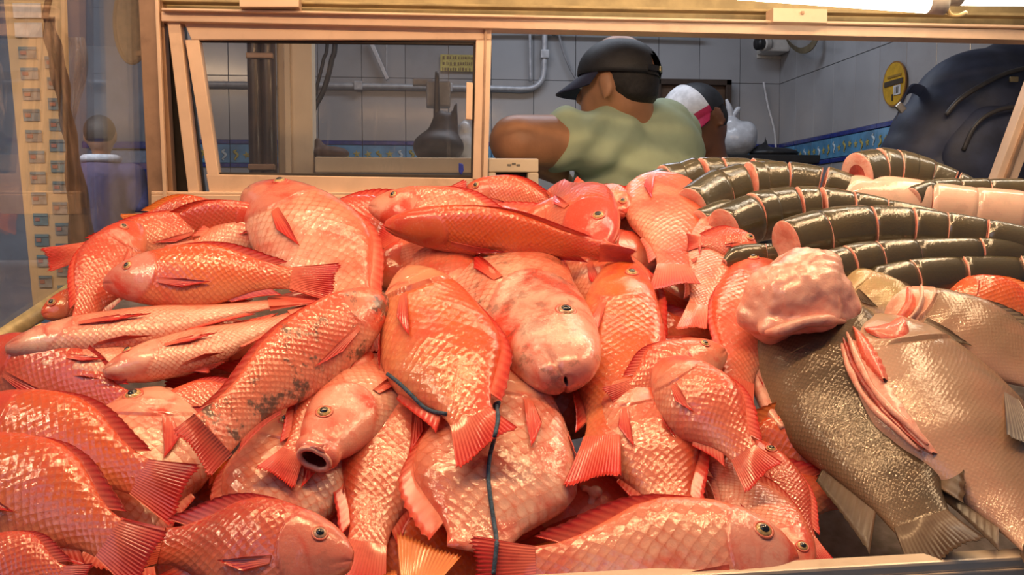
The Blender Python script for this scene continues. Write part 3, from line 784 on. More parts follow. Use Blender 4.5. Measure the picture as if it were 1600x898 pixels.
# --- backpack hung on the right wall
M['navy'] = plain('navy_nylon', (0.026, 0.036, 0.078), 0.6, vary=0.25, scale=14, bump=0.8, bscale=22)
bp = P(1560, 190, 2.28)
g = thing('backpack', 'dark navy nylon backpack hanging on the right tiled wall', 'backpack', tuple(bp))
pcs = [ellipsoid_vf(P(1540, 185, 2.28), (.19, .13, .165)), ellipsoid_vf(P(1480, 215, 2.26), (.135, .12, .115)), ellipsoid_vf(P(1435, 240, 2.26), (.085, .10, .075)),
       ellipsoid_vf(P(1600, 150, 2.3), (.17, .13, .14)), ellipsoid_vf(P(1560, 260, 2.28), (.20, .13, .15)), ellipsoid_vf(P(1470, 270, 2.26), (.12, .11, .09))]
blob('bag_body', pcs, M['navy'], g, .009, 8)
blob('front_pocket', [ellipsoid_vf(P(1555, 245, 2.175), (.13, .05, .12)), ellipsoid_vf(P(1600, 235, 2.175), (.12, .05, .12))], M['navy'], g, .008, 5)
zipm = plain('dark_zip', (.035, .035, .04), .4)
tube('zip', [P(1478, 180, 2.14), P(1500, 155, 2.13), P(1540, 130, 2.135), P(1580, 112, 2.15), P(1640, 100, 2.16)], .0055, zipm, g)
tube('zip', [P(1505, 235, 2.13), P(1525, 195, 2.115), P(1560, 172, 2.115), P(1610, 165, 2.12)], .005, zipm, g)
box('zip_pull', P(1584, 124, 2.13), (.02, .006, .012), plain('zip_metal', (.45, .36, .2), .3, .8), g, .002)
ribbon('shoulder_strap', [P(1402, 182, 2.2), P(1408, 165, 2.2), P(1416, 145, 2.2), P(1428, 138, 2.22), P(1445, 148, 2.24), P(1452, 175, 2.24)], (.012, .0, .022), .005, M['navy'], g, 26)
box('strap_buckle', P(1407, 168, 2.19), (.022, .01, .016), plain('buckle_steel', (.5, .46, .4), .3, .8), g, .002, rot=(0, .8, 0))
tube('hanging_loop', [P(1590, 95, 2.3), P(1600, 72, 2.34), P(1625, 66, 2.38), P(1640, 90, 2.34)], .008, M['navy'], g)

# --- items seen through the sliding window of the case
M['cream_paint'] = plain('cream_paint', (0.90, 0.73, 0.52), 0.45, vary=0.06, scale=6, dirt=(.5, .4, .3), dirt_scale=5)
a, b = PY(431, 60, 2.75), PY(487, 60, 2.75)
g = thing('cream_column', 'cream painted square column behind the sliding glass', 'column', ((a[0] + b[0]) / 2, 2.8, 0))
box('shaft', ((a[0] + b[0]) / 2, 2.80, 1.35), (b[0] - a[0], .10, 2.68), M['cream_paint'], g, .006)
box('edge_strip', (a[0] + .030, 2.744, 1.35), (.016, .014, 2.68), M['cream_paint'], g, .003)
a, b = PY(386, 60, 2.72), PY(428, 60, 2.72)
g = thing('drain_pipe', 'dark brown drain pipes beside the cream column', 'pipe', ((a[0] + b[0]) / 2, 2.72, 0))
mbr = plain('brown_pipe', (.055, .03, .02), .35, vary=.35, scale=16, coat=.3)
for k in range(2):
    xx = a[0] + (b[0] - a[0]) * (.27 + .5 * k)
    tube('pipe', [(xx, 2.72, 0.0), (xx, 2.72, 1.4), (xx, 2.72, 2.69)], .0205, mbr, g, n=10, sides=16)
for zz in (1.55, 1.85):
    box('pipe_clamp', ((a[0] + b[0]) / 2, 2.716, zz), (b[0] - a[0], .05, .016), M['alu_dark'], g, .003)
# work counter
z1 = PY(600, 246, 2.65)[2]; xa, xb = PY(492, 250, 2.65)[0], PY(846, 250, 2.65)[0]
g = thing('work_counter', 'cream work counter behind the sliding glass', 'counter', ((xa + xb) / 2, 2.85, 0))
box('worktop', ((xa + xb) / 2, 2.83, z1 - .02), (xb - xa, .36, .042), M['cream_paint'], g, .004)
for xx in (xa + .05, xb - .05):
    box('leg', (xx, 2.72, (z1 - .04) / 2), (.05, .05, z1 - .042), M['alu'], g, .004)
    box('leg', (xx, 2.95, (z1 - .04) / 2), (.05, .05, z1 - .042), M['alu'], g, .004)
# cream frame with dark opening (weighing scale) beside the man
a, b = P(762, 249, 2.12), P(840, 249, 2.12); c = P(762, 320, 2.12)
g = thing('weighing_scale', 'cream weighing scale housing with dark display under the raised elbow', 'scale', ((a[0] + b[0]) / 2, a[1], c[2] - .1))
w = b[0] - a[0]
box('top_cover', ((a[0] + b[0]) / 2, a[1] + .03, a[2] - .014), (w, .12, .030), M['cream_paint'], g, .004)
box('side_panel', (b[0] - .012, a[1] + .03, a[2] - .115), (.024, .12, .17), M['cream_paint'], g, .003)
box('side_panel', (a[0] + .008, a[1] + .03, a[2] - .115), (.016, .12, .17), M['cream_paint'], g, .003)
box('display', ((a[0] + b[0]) / 2, a[1] + .04, a[2] - .115), (w - .03, .09, .17), M['black_plastic'], g, .003)
for i in range(3):
    box('logo_stroke', ((a[0] + b[0]) / 2 + (i - 1) * .010, a[1] - .031, a[2] - .014 + (.003 if i == 1 else 0)), (.008, .002, .004), plain('logo_grey', (.25, .22, .18), .6), g, 0)
# dark machine on the counter
zc = z1 + .001
c = PY(688, 240, 2.80); base = V3([c[0], 2.80, zc])
g = thing('counter_machine', 'dark counter machine with pole and grey box behind glass', 'machine', tuple(base))
mdk = plain('dark_machine', (.05, .04, .04), .5, vary=.3, scale=20)
top = PY(683, 112, 2.80)
tube('pole', [base + [-.01, 0, 0], base + [-.01, 0, .12], V3([top[0], 2.80, top[2]])], [.012, .010, .006], mdk, g)
pcs = [ellipsoid_vf(base + [-.005, 0, .04], (.075, .07, .05)), capsule_vf(base + [0, 0, .04], base + [.004, 0, .12], .055, .026), capsule_vf(base + [.035, 0, .08], base + [.046, 0, .165], .018, .006), capsule_vf(base + [-.03, 0, .06], base + [-.045, 0, .03], .03, .03)]
blob('body', pcs, mdk, g, .008, 3)
q = PY(685, 148, 2.86)
box('motor_box', (q[0], 2.86, q[2]), (.07, .06, .075), plain('machine_grey', (.22, .22, .24), .4), g, .006)
box('motor_arm', (q[0] - .045, 2.86, q[2] + .035), (.06, .03, .02), plain('machine_grey2', (.22, .22, .24), .4), g, .004)
c = PY(724, 205, 2.84); c = V3([c[0], 2.86, zc])
g = thing('plastic_bag', 'small white plastic bag behind the glass beside the dark machine', 'bag', tuple(c))
blob('bag_body', [ellipsoid_vf(c + [0, 0, .045], (.035, .04, .045)), ellipsoid_vf(c + [.005, 0, .09], (.022, .025, .035))], M['bag'], g, .008, 3)
c = PY(516, 235, 2.80); c = V3([c[0], 2.8, zc])
g = thing('dark_sack', 'dark slumped sack on the cream counter near the column', 'sack', tuple(c))
blob('sack_body', [ellipsoid_vf(c + [0, 0, .02], (.055, .06, .02)), capsule_vf(c + [-.03, 0, .03], c + [-.035, 0, .052], .022, .012), capsule_vf(c + [-.03, 0, .03], c + [.04, 0, .012], .02, .008)], plain('brown_sack', (.10, .055, .04), .7), g, .007, 3)
for i, (pts, lab) in enumerate((([(524, 40), (518, 95), (506, 140), (490, 172), (486, 200)], 'thick dark cable hanging behind the glass next to the column'),
                                ([(512, 40), (505, 95), (494, 140), (488, 175)], 'slimmer dark cable hanging closest to the column'))):
    tag(tube('hanging_cable', [PY(pts[0][0], pts[0][1], 3.3) * [1, 1, 0] + [0, 0, 2.70]] + [PY(x, y, 3.3) for x, y in pts], (.009, .006)[i], M['black_plastic']), lab, 'cable')
tag(prism('wall_bracket', [PY(574, 62, YW), PY(581, 62, YW), PY(608, 124, YW), PY(603, 126, YW)], (0, -.02, 0), plain('bracket_grey', (.55, .57, .62), .4, .3)), 'slanted pale grey bracket on the wall behind the glass', 'bracket')
tag(tube('wall_rod', [PY(604, 40, YW), PY(604, 90, YW), PY(604, 126, YW)], .003, M['conduit']), 'thin vertical rod beside the slanted bracket', 'rod')
# yellow sign with unreadable print
a, b = PY(688, 85, YB - .012), PY(742, 112, YB - .012)
g = thing('yellow_notice', 'yellow notice with lines of print on the tiled wall behind glass', 'sign', tuple((a + b) / 2))
prism('notice_sheet', [a, (b[0], a[1], a[2]), b, (a[0], b[1], b[2])], (0, -.002, 0), plain('notice_yellow', (.62, .50, .12), .6), g, 0)
inkb = plain('notice_ink', (.20, .12, .03), .6)
rw = random.Random(5)
for r in range(3):
    x = a[0] + .008
    while x < b[0] - .012:
        w = rw.choice((.005, .008, .010)); zz = a[2] - .013 - r * .0225
        box('print_mark', (x + w / 2, a[1] - .0035, zz + rw.uniform(-.001, .001)), (w * .75, .001, rw.choice((.010, .013, .013))), inkb, g, 0)
        x += w + rw.choice((.002, .002, .006))

# ------------------------------------------------------------------ the display case
YC = 1.90
def bar(name, poly, thick, mat, parent, Y=YC, bevel=.0015):
    return prism(name, [PY(x, y, Y) for x, y in poly], (0, thick, 0), mat, parent, bevel)
case = thing('display_case', 'champagne aluminium fish display case with glass side and sliding back window', 'display case', tuple(PY(760, 300, YC) * [1, 1, 0]))
bar('header_rail', [(252, 18), (1950, 54), (1950, 70), (252, 33)], .05, M['alu'], case, YC - .03)
bar('track_lip', [(252, 12), (1950, 46), (1950, 50), (252, 16)], .03, M['alu'], case, YC - .045)
bar('track_channel', [(252, -40), (1950, -17), (1950, 51), (252, 18)], .02, M['alu_olive'], case, YC + .02)
bar('track_lip', [(252, -2), (1950, 26), (1950, 31), (252, 2)], .03, M['alu_olive'], case, YC - .02)
bar('track_bracket', [(374, -12), (467, -12), (467, 11), (374, 11)], .05, M['alu'], case, YC - .06)
bar('track_bracket', [(1208, 12), (1293, 14), (1293, 36), (1208, 34)], .04, M['alu'], case, YC - .06)
box('screw', PY(1254, 20, YC - .062), (.006, .004, .006), M['alu_dark'], case, .001)
# rear left post
post = bar('corner_post', [(214, -40), (247, -40), (262, 325), (232, 325)], .045, M['alu_dark'], case, YC - .02)
bar('post_bead', [(240, -40), (246, -40), (261, 325), (255, 325)], .012, M['alu'], case, YC - .034)
bar('post_flange', [(247, -40), (252, -40), (272, 325), (264, 325)], .03, M['alu_dark'], case, YC - .01)
bar('dark_gap_strip', [(252, 30), (268, 30), (300, 325), (270, 325)], .01, M['rubber'], case, YC + .035)
# slanted jamb and sash
bar('slanted_jamb', [(261, 33), (281, 33), (314, 325), (297, 325)], .045, M['alu'], case, YC - .02)
bar('jamb_groove', [(282, 33), (287, 33), (322, 325), (315, 325)], .02, M['rubber'], case, YC + .012)
sash = bar('sliding_sash', [(287, 34), (768, 36), (768, 62), (299, 62)], .03, M['alu'], case, YC - .012)
def sashbar(name, poly, thick, mat, Y, bevel=.0015):
    o = bar(name, poly, thick, mat, None, Y, bevel); m = o.matrix_basis.copy()
    o.parent = sash; o.location = Vector(np.array(o.location) - np.array(sash.location) - np.array(case.location)); return o
sashbar('stile', [(289, 62), (311, 62), (342, 274), (324, 274)], .03, M['alu'], YC - .012)
sashbar('stile', [(744, 62), (768, 62), (762, 280), (739, 280)], .03, M['alu'], YC - .016)
sashbar('stile_bead', [(757, 36), (761, 36), (755, 280), (751, 280)], .01, M['alu_dark'], YC - .0175)
sashbar('bottom_rail', [(322, 272), (762, 279), (762, 306), (328, 306)], .03, M['alu'], YC - .012)
sashbar('gasket', [(306, 60), (745, 66), (745, 70), (307, 65)], .012, M['rubber'], YC - .002)
sashbar('gasket', [(339, 269), (741, 273), (741, 279), (340, 275)], .012, M['rubber'], YC - .002)
sashbar('gasket', [(305, 62), (310, 62), (343, 275), (338, 275)], .012, M['rubber'], YC - .002)
sashbar('gasket', [(740, 66), (746, 66), (742, 279), (736, 279)], .012, M['rubber'], YC - .002)
sashbar('glass_pane', [(304, 58), (748, 62), (744, 282), (338, 280)], .005, M['pane'], YC + .004, 0)
o = bar('blue_clip', [(717, 254), (724, 256), (725, 266), (721, 273), (717, 268)], .01, plain('blue_plastic', (.02, .04, .35), .4), case, YC - .006)
bar('handle_block', [(729, 128), (739, 129), (738, 187), (728, 186)], .01, M['alu'], case, YC - .022)
# rear sill and right slanted bar
bar('rear_sill', [(236, 304), (1950, 311), (1950, 335), (236, 335)], .06, M['alu'], case, YC - .03)
bar('sill_lip', [(236, 299), (1950, 306), (1950, 311), (236, 304)], .02, M['alu'], case, YC - .028)
rb = [(1641, 50), (1678, 50), (1579, 308), (1546, 308)]
bar('slanted_bar', rb, .03, M['alu'], case, YC - .012)
bar('slanted_bar_bead', [(1657, 50), (1663, 50), (1566, 308), (1560, 308)], .012, M['alu_dark'], case, YC - .020)
# left glass side
A = P(150, 428, 1.60); B = P(-60, 560, 1.27)
xg = -0.548
def pg(px, py): return PX(px, py, xg)
g0, g1 = pg(175, 410), pg(-60, 573)
tube('side_bar', [g0, g1], .0155, plain('olive_side_bar', (.52, .44, .24), .4, .2, dirt=(.3, .22, .12)), case, n=3, sides=4)
zt = 1.98
prism('side_glass', [V3([xg, g0[1] + .33, g0[2] + .20]) , V3([xg, g0[1] + .33, zt]), V3([xg, g1[1], zt]), g1, g0], (-.006, 0, 0), M['side_pane'], case, 0)
# front rail, panel and tray
rr = PY(1165, 886, .862); zr = rr[2]
def on_z(px, py, z):
    r_ = ray(px, py); return CAM + r_ * ((z - CAMZ) / r_[2])
ra, rb2 = on_z(900, 900, zr), on_z(1600, 861, zr)
rang = math.atan2(rb2[1] - ra[1], rb2[0] - ra[0]); rdir = V3([math.cos(rang), math.sin(rang), 0]); rnrm = V3([-math.sin(rang), math.cos(rang), 0])
def rail(name, off, z, sy, sz, mat, bev):
    return box(name, rr + rdir * .02 + rnrm * off + V3([0, 0, z]), (2.0, sy, sz), mat, case, bev, rot=(0, 0, rang))
rail('front_rail', 0, -.006, .026, .012, M['rail'], .003)
rail('rail_face', -.012, -.026, .006, .030, M['rail'], .0015)
rail('rail_groove', -.0105, -.0445, .004, .007, M['rubber'], .001)
rail('front_panel', -.007, -.45, .03, .80, M['panel'], .003)
# sloped steel bed under the fish
xs = (-0.54, 1.45)
prism('sloped_bed', [(xs[0], .885, zr - .16), (xs[1], .885, zr - .16), (xs[1], 1.86, 1.33), (xs[0], 1.86, 1.33)], (0, .0, -.02), M['tray'], case, .002)
prism('case_body', [(xs[0], .90, .06), (xs[1], .90, .06), (xs[1], 1.92, .06), (xs[0], 1.92, .06)], (0, 0, zr - .16 - .10), plain('case_body_grey', (.4, .36, .32), .5), case, .003)
for xx in (xs[0] + .06, xs[1] - .06):
    for yy in (.96, 1.86):
        box('foot', (xx, yy, .03), (.06, .06, .06), M['rubber'], case, .004)
# lamps over the case
def fluo(label, p0, p1, r, capend=None):
    g = thing('fluorescent_lamp', label, 'lamp', tuple((p0 + p1) / 2))
    d = (p1 - p0) / np.linalg.norm(p1 - p0)
    tube('lamp_tube', [p0, p1], r, M['tube'], g, n=4, sides=20)
    for e, s in ((p0, -1), (p1, 1)):
        tube('end_cap', [e, e + d * s * .03], r * 1.06, M['white_plastic'], g, n=4, sides=20)
    tube('holder', [p0 + [0, .0, .0], p0 + [0, 0, .06]], .006, M['alu'], g, n=4); tube('holder', [p1, p1 + V3([0, 0, .06])], .006, M['alu'], g, n=4)
    box('batten', (p0 + p1) / 2 + [0, 0, .062], (abs(p1[0] - p0[0]), .035, .02), M['alu'], g, .003, rot=(0, -math.atan2(p1[2] - p0[2], p1[0] - p0[0]), math.atan2(p1[1] - p0[1], p1[0] - p0[0])))
    return g
fluo('glowing white fluorescent tube at the top edge, left of the cable hook', P(960, -32, 1.45), P(1448, 4, 1.52), .0165)
fluo('glowing white fluorescent tube in the top right corner', P(1500, -8, 1.55), P(1800, -4, 1.6), .0165)
cm = plain('yellow_cable', (.60, .45, .20), .5)
tag(tube('lamp_cable', [P(1481, -10, 1.53), P(1479, 8, 1.52), P(1484, 22, 1.52), P(1496, 25, 1.52), P(1509, 20, 1.53)], .0035, cm), 'pale yellow cable hook beside the fluorescent tube end', 'cable')

# ------------------------------------------------------------------ things seen through the glass side
Dp = 1.75
def lerp(a, b, t): return a + (b - a) * t
def poster_pt(u, v, dd=0):
    x0 = lerp(3, 52, v); x1 = lerp(104, 118, v); return P(lerp(x0, x1, u), lerp(-30, 480, v), Dp + .02 * math.sin(v * 5) + dd)
g = thing('ticket_sheet', 'long cream sheet with two columns of small printed tickets behind the glass', 'poster', tuple(poster_pt(.5, 1)))
V = []; F = []
for k in (0, .003):
    for i in range(21):
        for j in range(5): V.append(poster_pt(j / 4, i / 20, k))
for s in (0, 1):
    for i in range(20):
        for j in range(4):
            a = s * 105 + i * 5 + j; q = (a, a + 1, a + 6, a + 5); F.append(q if s else q[::-1])
o = link('sheet', mesh_from('sheet', V, F, loc=g.location), g, plain('cream_paper', (.86, .64, .36), .6, vary=.06, scale=8, dirt=(.66, .45, .24)))
cg = plain('ticket_grey', (.36, .36, .34), .5, vary=.25, scale=60); cbu = plain('ticket_blue', (.13, .27, .36), .5, vary=.2); crd = plain('ticket_red', (.48, .17, .11), .5); cwh = plain('reflection_white', (.85, .85, .85), .4)
def sheet_card(u0, u1, v0, v1, mat, dd, name, parent):
    return prism(name, [poster_pt(u0, v0, dd), poster_pt(u1, v0, dd), poster_pt(u1, v1, dd), poster_pt(u0, v1, dd)], (0, .0015, 0), mat, parent, 0)
rw = random.Random(3)
for col in (0, 1):
    for r in range(12):
        v = (r * 32.5 + (103 if col == 0 else 118) - (0 if col == 0 else 0)) / 510.0
        if v > .97: break
        u0 = .17 if col == 0 else .60; u0 += rw.uniform(-.02, .02)
        if col == 0 and r == 0: pass
        c = sheet_card(u0, u0 + .30, v, v + .036, cg if rw.random() < .7 else cbu, -.003, 'ticket', g)
        q0 = V3(c.location) + V3(g.location)
        for nm, a0, a1, b0_, b1_, mt in (('ticket_head', .0, .30, 0, .009, cbu), ('ticket_print', .03, .13, .013, .024, crd)):
            pch = prism(nm, [poster_pt(u0 + a0, v + b0_, -.0048), poster_pt(u0 + a1, v + b0_, -.0048), poster_pt(u0 + a1, v + b1_, -.0048), poster_pt(u0 + a0, v + b1_, -.0048)], (0, .001, 0), mt, None, 0)
            pch.parent = c; pch.location = Vector(V3(pch.location) - q0)
for v in (.068, .128):
    sheet_card(.13, .58, v, v + .045, cwh, -.003, 'reflection_patch', g)  # white patches painted in as lamp reflections, not paper
# brown sack cloth hanging in front of the sheet's edge
pl = [(66, 26), (69, 60), (78, 110), (90, 165), (100, 225), (104, 300), (108, 380), (112, 450)]; pr = [(84, 26), (93, 60), (106, 110), (112, 165), (122, 225), (136, 300), (152, 380), (160, 450)]
g = thing('brown_sackcloth', 'dark brown dirty cloth hanging over the ticket sheet edge', 'cloth', tuple(P(110, 26, Dp - .03)))
V = []; F = []; nn = 40; mm = 9
for k in (0, .008):
    for i in range(nn):
        t = i / (nn - 1) * (len(pl) - 1); a = int(min(t, len(pl) - 2)); f = t - a
        L_ = lerp(np.array(pl[a], float), np.array(pl[a + 1], float), f); R_ = lerp(np.array(pr[a], float), np.array(pr[a + 1], float), f)
        for j in range(mm):
            q = lerp(L_, R_, j / (mm - 1)); V.append(P(q[0] + 2 * math.sin(i * .9 + j), q[1], Dp - .04 + .012 * math.sin(j * 1.7 + i * .15) + k))
for s in (0, 1):
    for i in range(nn - 1):
        for j in range(mm - 1):
            a = s * nn * mm + i * mm + j; q = (a, a + 1, a + mm + 1, a + mm); F.append(q if s else q[::-1])
link('cloth', mesh_from('cloth', V, F, loc=g.location), g, plain('brown_sacking', (.13, .07, .04), .8, vary=.35, scale=40, bump=.6, bscale=120, dirt=(.35, .22, .12), dirt_scale=25))
tube('cord', [P(82, -30, Dp - .05), P(76, 0, Dp - .05), P(70, 30, Dp - .045)], .006, plain('brown_cord', (.30, .16, .08), .7), g)
# pale plastic film hanging
g = thing('plastic_film', 'crumpled clear white plastic film hanging behind the glass side', 'plastic film', tuple(P(130, 60, 1.95)))
V = []; F = []; nn = 26; mm = 14
for k in (0, .003):
    for i in range(nn):
        for j in range(mm):
            u = j / (mm - 1); v = i / (nn - 1)
            x = lerp(103 + 14 * v, 132 + 8 * math.sin(v * 7) - 10 * v, u); y = lerp(58, 265, v)
            V.append(P(x, y, 1.95 + .02 * math.sin(u * 9 + v * 5) + .015 * math.sin(v * 17 + u * 3) + k))
for s in (0, 1):
    for i in range(nn - 1):
        for j in range(mm - 1):
            a = s * nn * mm + i * mm + j; q = (a, a + 1, a + mm + 1, a + mm); F.append(q if s else q[::-1])
fm = glass_mat('film_plastic', (.9, .9, .92), .35, .9)
link('film', mesh_from('film', V, F, loc=g.location), g, fm)
# straw fan, far person, far counter
c = P(205, 38, 2.6)
g = thing('straw_fan', 'tan oval straw fan hanging behind the glass side near the post', 'fan', tuple(c))
poly = [c + RT * .045 * math.cos(a) + V3([0, 0, 1]) * .115 * math.sin(a) * (1.0 if math.sin(a) > 0 else .9) for a in np.linspace(0, 2 * math.pi, 40, endpoint=False)]
prism('fan_blade', poly, FW * .006, plain('straw', (.52, .33, .16), .7, vary=.15, scale=50), g, .001)
tube('fan_rim', poly + [poly[0]], .005, plain('straw_rim', (.42, .25, .11), .7), g, n=80, sides=8)
tube('fan_handle', [c + [0, 0, .10], c + [.01, 0, .22], c + [.01, 0, .34]], .006, plain('fan_wood', (.35, .2, .1), .6), g)
hp = P(157, 212, 5.2)
g = thing('person', 'distant dark-haired person in purple shirt with white collar seen through glass side', 'person', (hp[0], hp[1], 0))
s_ = .78
pcs = [ellipsoid_vf(hp, (.075, .085, .10)), ellipsoid_vf(hp + [0, .02, -.05], (.055, .06, .06)), capsule_vf(hp + [0, 0, -.07], hp + [0, .01, -.16], .045, .05), capsule_vf(hp + [-.14, .01, -.20], hp + [.14, .01, -.20], .055, .055),
       capsule_vf(hp + [0, 0, -.24], (hp[0], hp[1], .85), .12, .13), capsule_vf(hp + [0, .085, -.01], hp + [0, .095, -.03], .009, .011, nu=10), ellipsoid_vf(hp + [0, .078, -.065], (.022, .01, .008), None, 10, 8)]
for s in (-1, 1):
    a0 = hp + V3([.17 * s, .01, -.21]); a1 = a0 + V3([.04 * s, 0, -.27]); a2 = a1 + V3([-.02 * s, .06, -.23])
    pcs += [capsule_vf(a0, a1, .046, .038), capsule_vf(a1, a2, .036, .026)] + hand_vf(a2, V3([0, .2, -1]), V3([-s, .4, 0]), V3([-s, 0, 0]), .9, .4)
    l0 = V3([hp[0] + .08 * s, hp[1], .84]); pcs += [capsule_vf(l0, l0 + [0, 0, -.4], .075, .052), capsule_vf(l0 + [0, 0, -.4], l0 + [0, 0, -.78], .05, .038), capsule_vf(l0 + [0, 0, -.79], l0 + [0, .12, -.80], .038, .032)]
    pcs += ear_vf(hp + V3([.074 * s, 0, -.005]), (0, 1, 0), (0, 0, 1), (s, 0, 0), .9)
blob('body', pcs, M['person_skin'], g, .012, 3)
for s in (-1, 1):
    v, f = ellipsoid_vf((0, 0, 0), (.010, .010, .010), None, 12, 8)
    o = link('eye', mesh_from('eye', v * .7, f), g, plain('eye_dark3', (.05, .035, .03), .3)); o.location = Vector(hp + V3([.03 * s, .078, 0]) - V3(g.location))
blob('hair', [ellipsoid_vf(hp + [0, -.012, .022], (.083, .090, .090))], M['hair'], g, .01, 3)
pur = plain('purple_cotton', (.10, .08, .16), .8)
pcs = [capsule_vf(hp + [-.15, .01, -.21], hp + [.15, .01, -.21], .068, .068), capsule_vf(hp + [0, 0, -.25], (hp[0], hp[1], .80), .14, .15)] + [capsule_vf(hp + V3([.17 * s, .01, -.21]), hp + V3([.20 * s, .01, -.38]), .06, .054) for s in (-1, 1)]
blob('shirt', pcs, pur, g, .012, 4)
tube('white_collar', [hp + V3([.085 * math.cos(a), .085 * math.sin(a), -.125]) for a in np.linspace(0, 2 * math.pi, 17)], .022, plain('white_cotton', (.75, .75, .78), .8), g, n=40)
pcs = []
for s in (-1, 1):
    l0 = V3([hp[0] + .08 * s, hp[1], .84]); pcs += [capsule_vf(l0, l0 + [0, 0, -.4], .085, .065), capsule_vf(l0 + [0, 0, -.4], l0 + [0, 0, -.77], .064, .055)]
blob('trousers', pcs, M['trousers'], g, .014, 3)
# far stall counter with striped front
c0, c1 = PY(176, 225, 7.2), PY(250, 225, 7.2)
g = thing('market_counter', 'distant market counter with navy and pale stripes beyond the glass side', 'counter', ((c0[0] + c1[0]) / 2, 7.2, 0))
zc = c0[2]
box('counter_top', ((c0[0] + c1[0]) / 2, 7.2, zc - .02), (c1[0] - c0[0] + .3, .4, .05), M['tile_navy'], g, .01)
box('counter_front', ((c0[0] + c1[0]) / 2, 7.2, (zc - .05) / 2), (c1[0] - c0[0] + .25, .3, zc - .05), plain('pale_blue_panel', (.25, .30, .40), .6), g, .01)
box('stripe', ((c0[0] + c1[0]) / 2, 7.04, zc - .22), (c1[0] - c0[0] + .25, .02, .16), M['tile_navy'], g, .005)
box('stripe', ((c0[0] + c1[0]) / 2, 7.04, zc - .42), (c1[0] - c0[0] + .25, .02, .14), plain('red_brown_stripe', (.25, .09, .08), .6), g, .005)

# ------------------------------------------------------------------ the fish
def D(py):
    """depth of the sloping pile surface"""
    return 1.0 / (0.4086 + 0.000695 * py)
SLOPE_N = np.array([0, -math.sin(math.radians(32)), math.cos(math.radians(32))])
def sm_interp(x, xs, ys):
    xx = np.linspace(xs[0], xs[-1], 500); yy = np.interp(xx, xs, ys)
    k = np.hanning(27); k /= k.sum()
    pad = np.concatenate([2 * yy[0] - yy[13:0:-1], yy, 2 * yy[-1] - yy[-2:-15:-1]])
    return np.interp(x, xx, np.convolve(pad, k, 'valid'))
PU = [0, .05, .12, .2, .3, .4, .5, .6, .7, .8, .9, 1]
PTOP = [.085, .20, .31, .395, .46, .495, .50, .45, .35, .25, .185, .165]
PBOT = [.085, .18, .275, .355, .435, .48, .485, .43, .325, .225, .17, .165]
PW = [.22, .50, .76, .93, 1.0, 1.0, .93, .79, .58, .38, .22, .10]
LTOP = [.08, .19, .29, .36, .44, .485, .50, .47, .40, .30, .20, .15]     # longer, torpedo-like fish
LBOT = [.08, .19, .30, .38, .46, .50, .50, .44, .34, .25, .18, .15]

def vec_unit(v): return v / (np.linalg.norm(v) + 1e-12)
class FishFrame:
    pass
def fin_sheet(name, base, tip, normal, mat, parent, origin, rays=9, m=6, thick=.0010, curve=0.0, jag=.05, corr=.0007, root=None):
    """thin webbed fin between a base line and a tip line (n points each)"""
    n = rays * 3
    tb = np.linspace(0, 1, len(base)); tt = np.linspace(0, 1, n)
    Bq = np.stack([np.interp(tt, tb, np.array(base)[:, k]) for k in range(3)], 1)
    Tq = np.stack([np.interp(tt, np.linspace(0, 1, len(tip)), np.array(tip)[:, k]) for k in range(3)], 1)
    ph = np.arange(n) / (n - 1) * rays
    jagv = 1 - jag * (0.5 - 0.5 * np.cos(2 * math.pi * ph)) - jag * .6 * rng.random(n)
    V = []; A = []; F = []
    nrm = np.array(normal)
    for s in (1, -1):
        for i in range(m + 1):
            t = i / m
            p = Bq + (Tq - Bq) * (t * jagv)[:, None] + nrm * (curve * math.sin(t * math.pi * .5) * 1.0 + corr * np.cos(2 * math.pi * ph) * t)[:, None] + nrm * s * (thick * (1 - .6 * t) + (root * (1 - t) ** 4 if root is not None else 0))
            V.append(p); A.append(np.stack([np.full(n, t), ph, np.zeros(n)], 1))
    V = np.vstack(V); A = np.vstack(A); N = (m + 1) * n
    for s in (0, 1):
        for i in range(m):
            for j in range(n - 1):
                a = s * N + i * n + j; q = (a, a + 1, a + n + 1, a + n); F.append(q if s == 0 else q[::-1])
    for j in range(n - 1):
        a = m * n + j; F.append((a, N + a, N + a + 1, a + 1))
    for i in range(m):
        a = i * n; F.append((a, N + a, N + a + n, a + n)); a = i * n + n - 1; F.append((a + n, N + a + n, N + a, a))
    o = link(name, mesh_from(name, V, F, loc=origin, attrs={'fr': ('FLOAT_VECTOR', A)}), parent, mat)
    return o

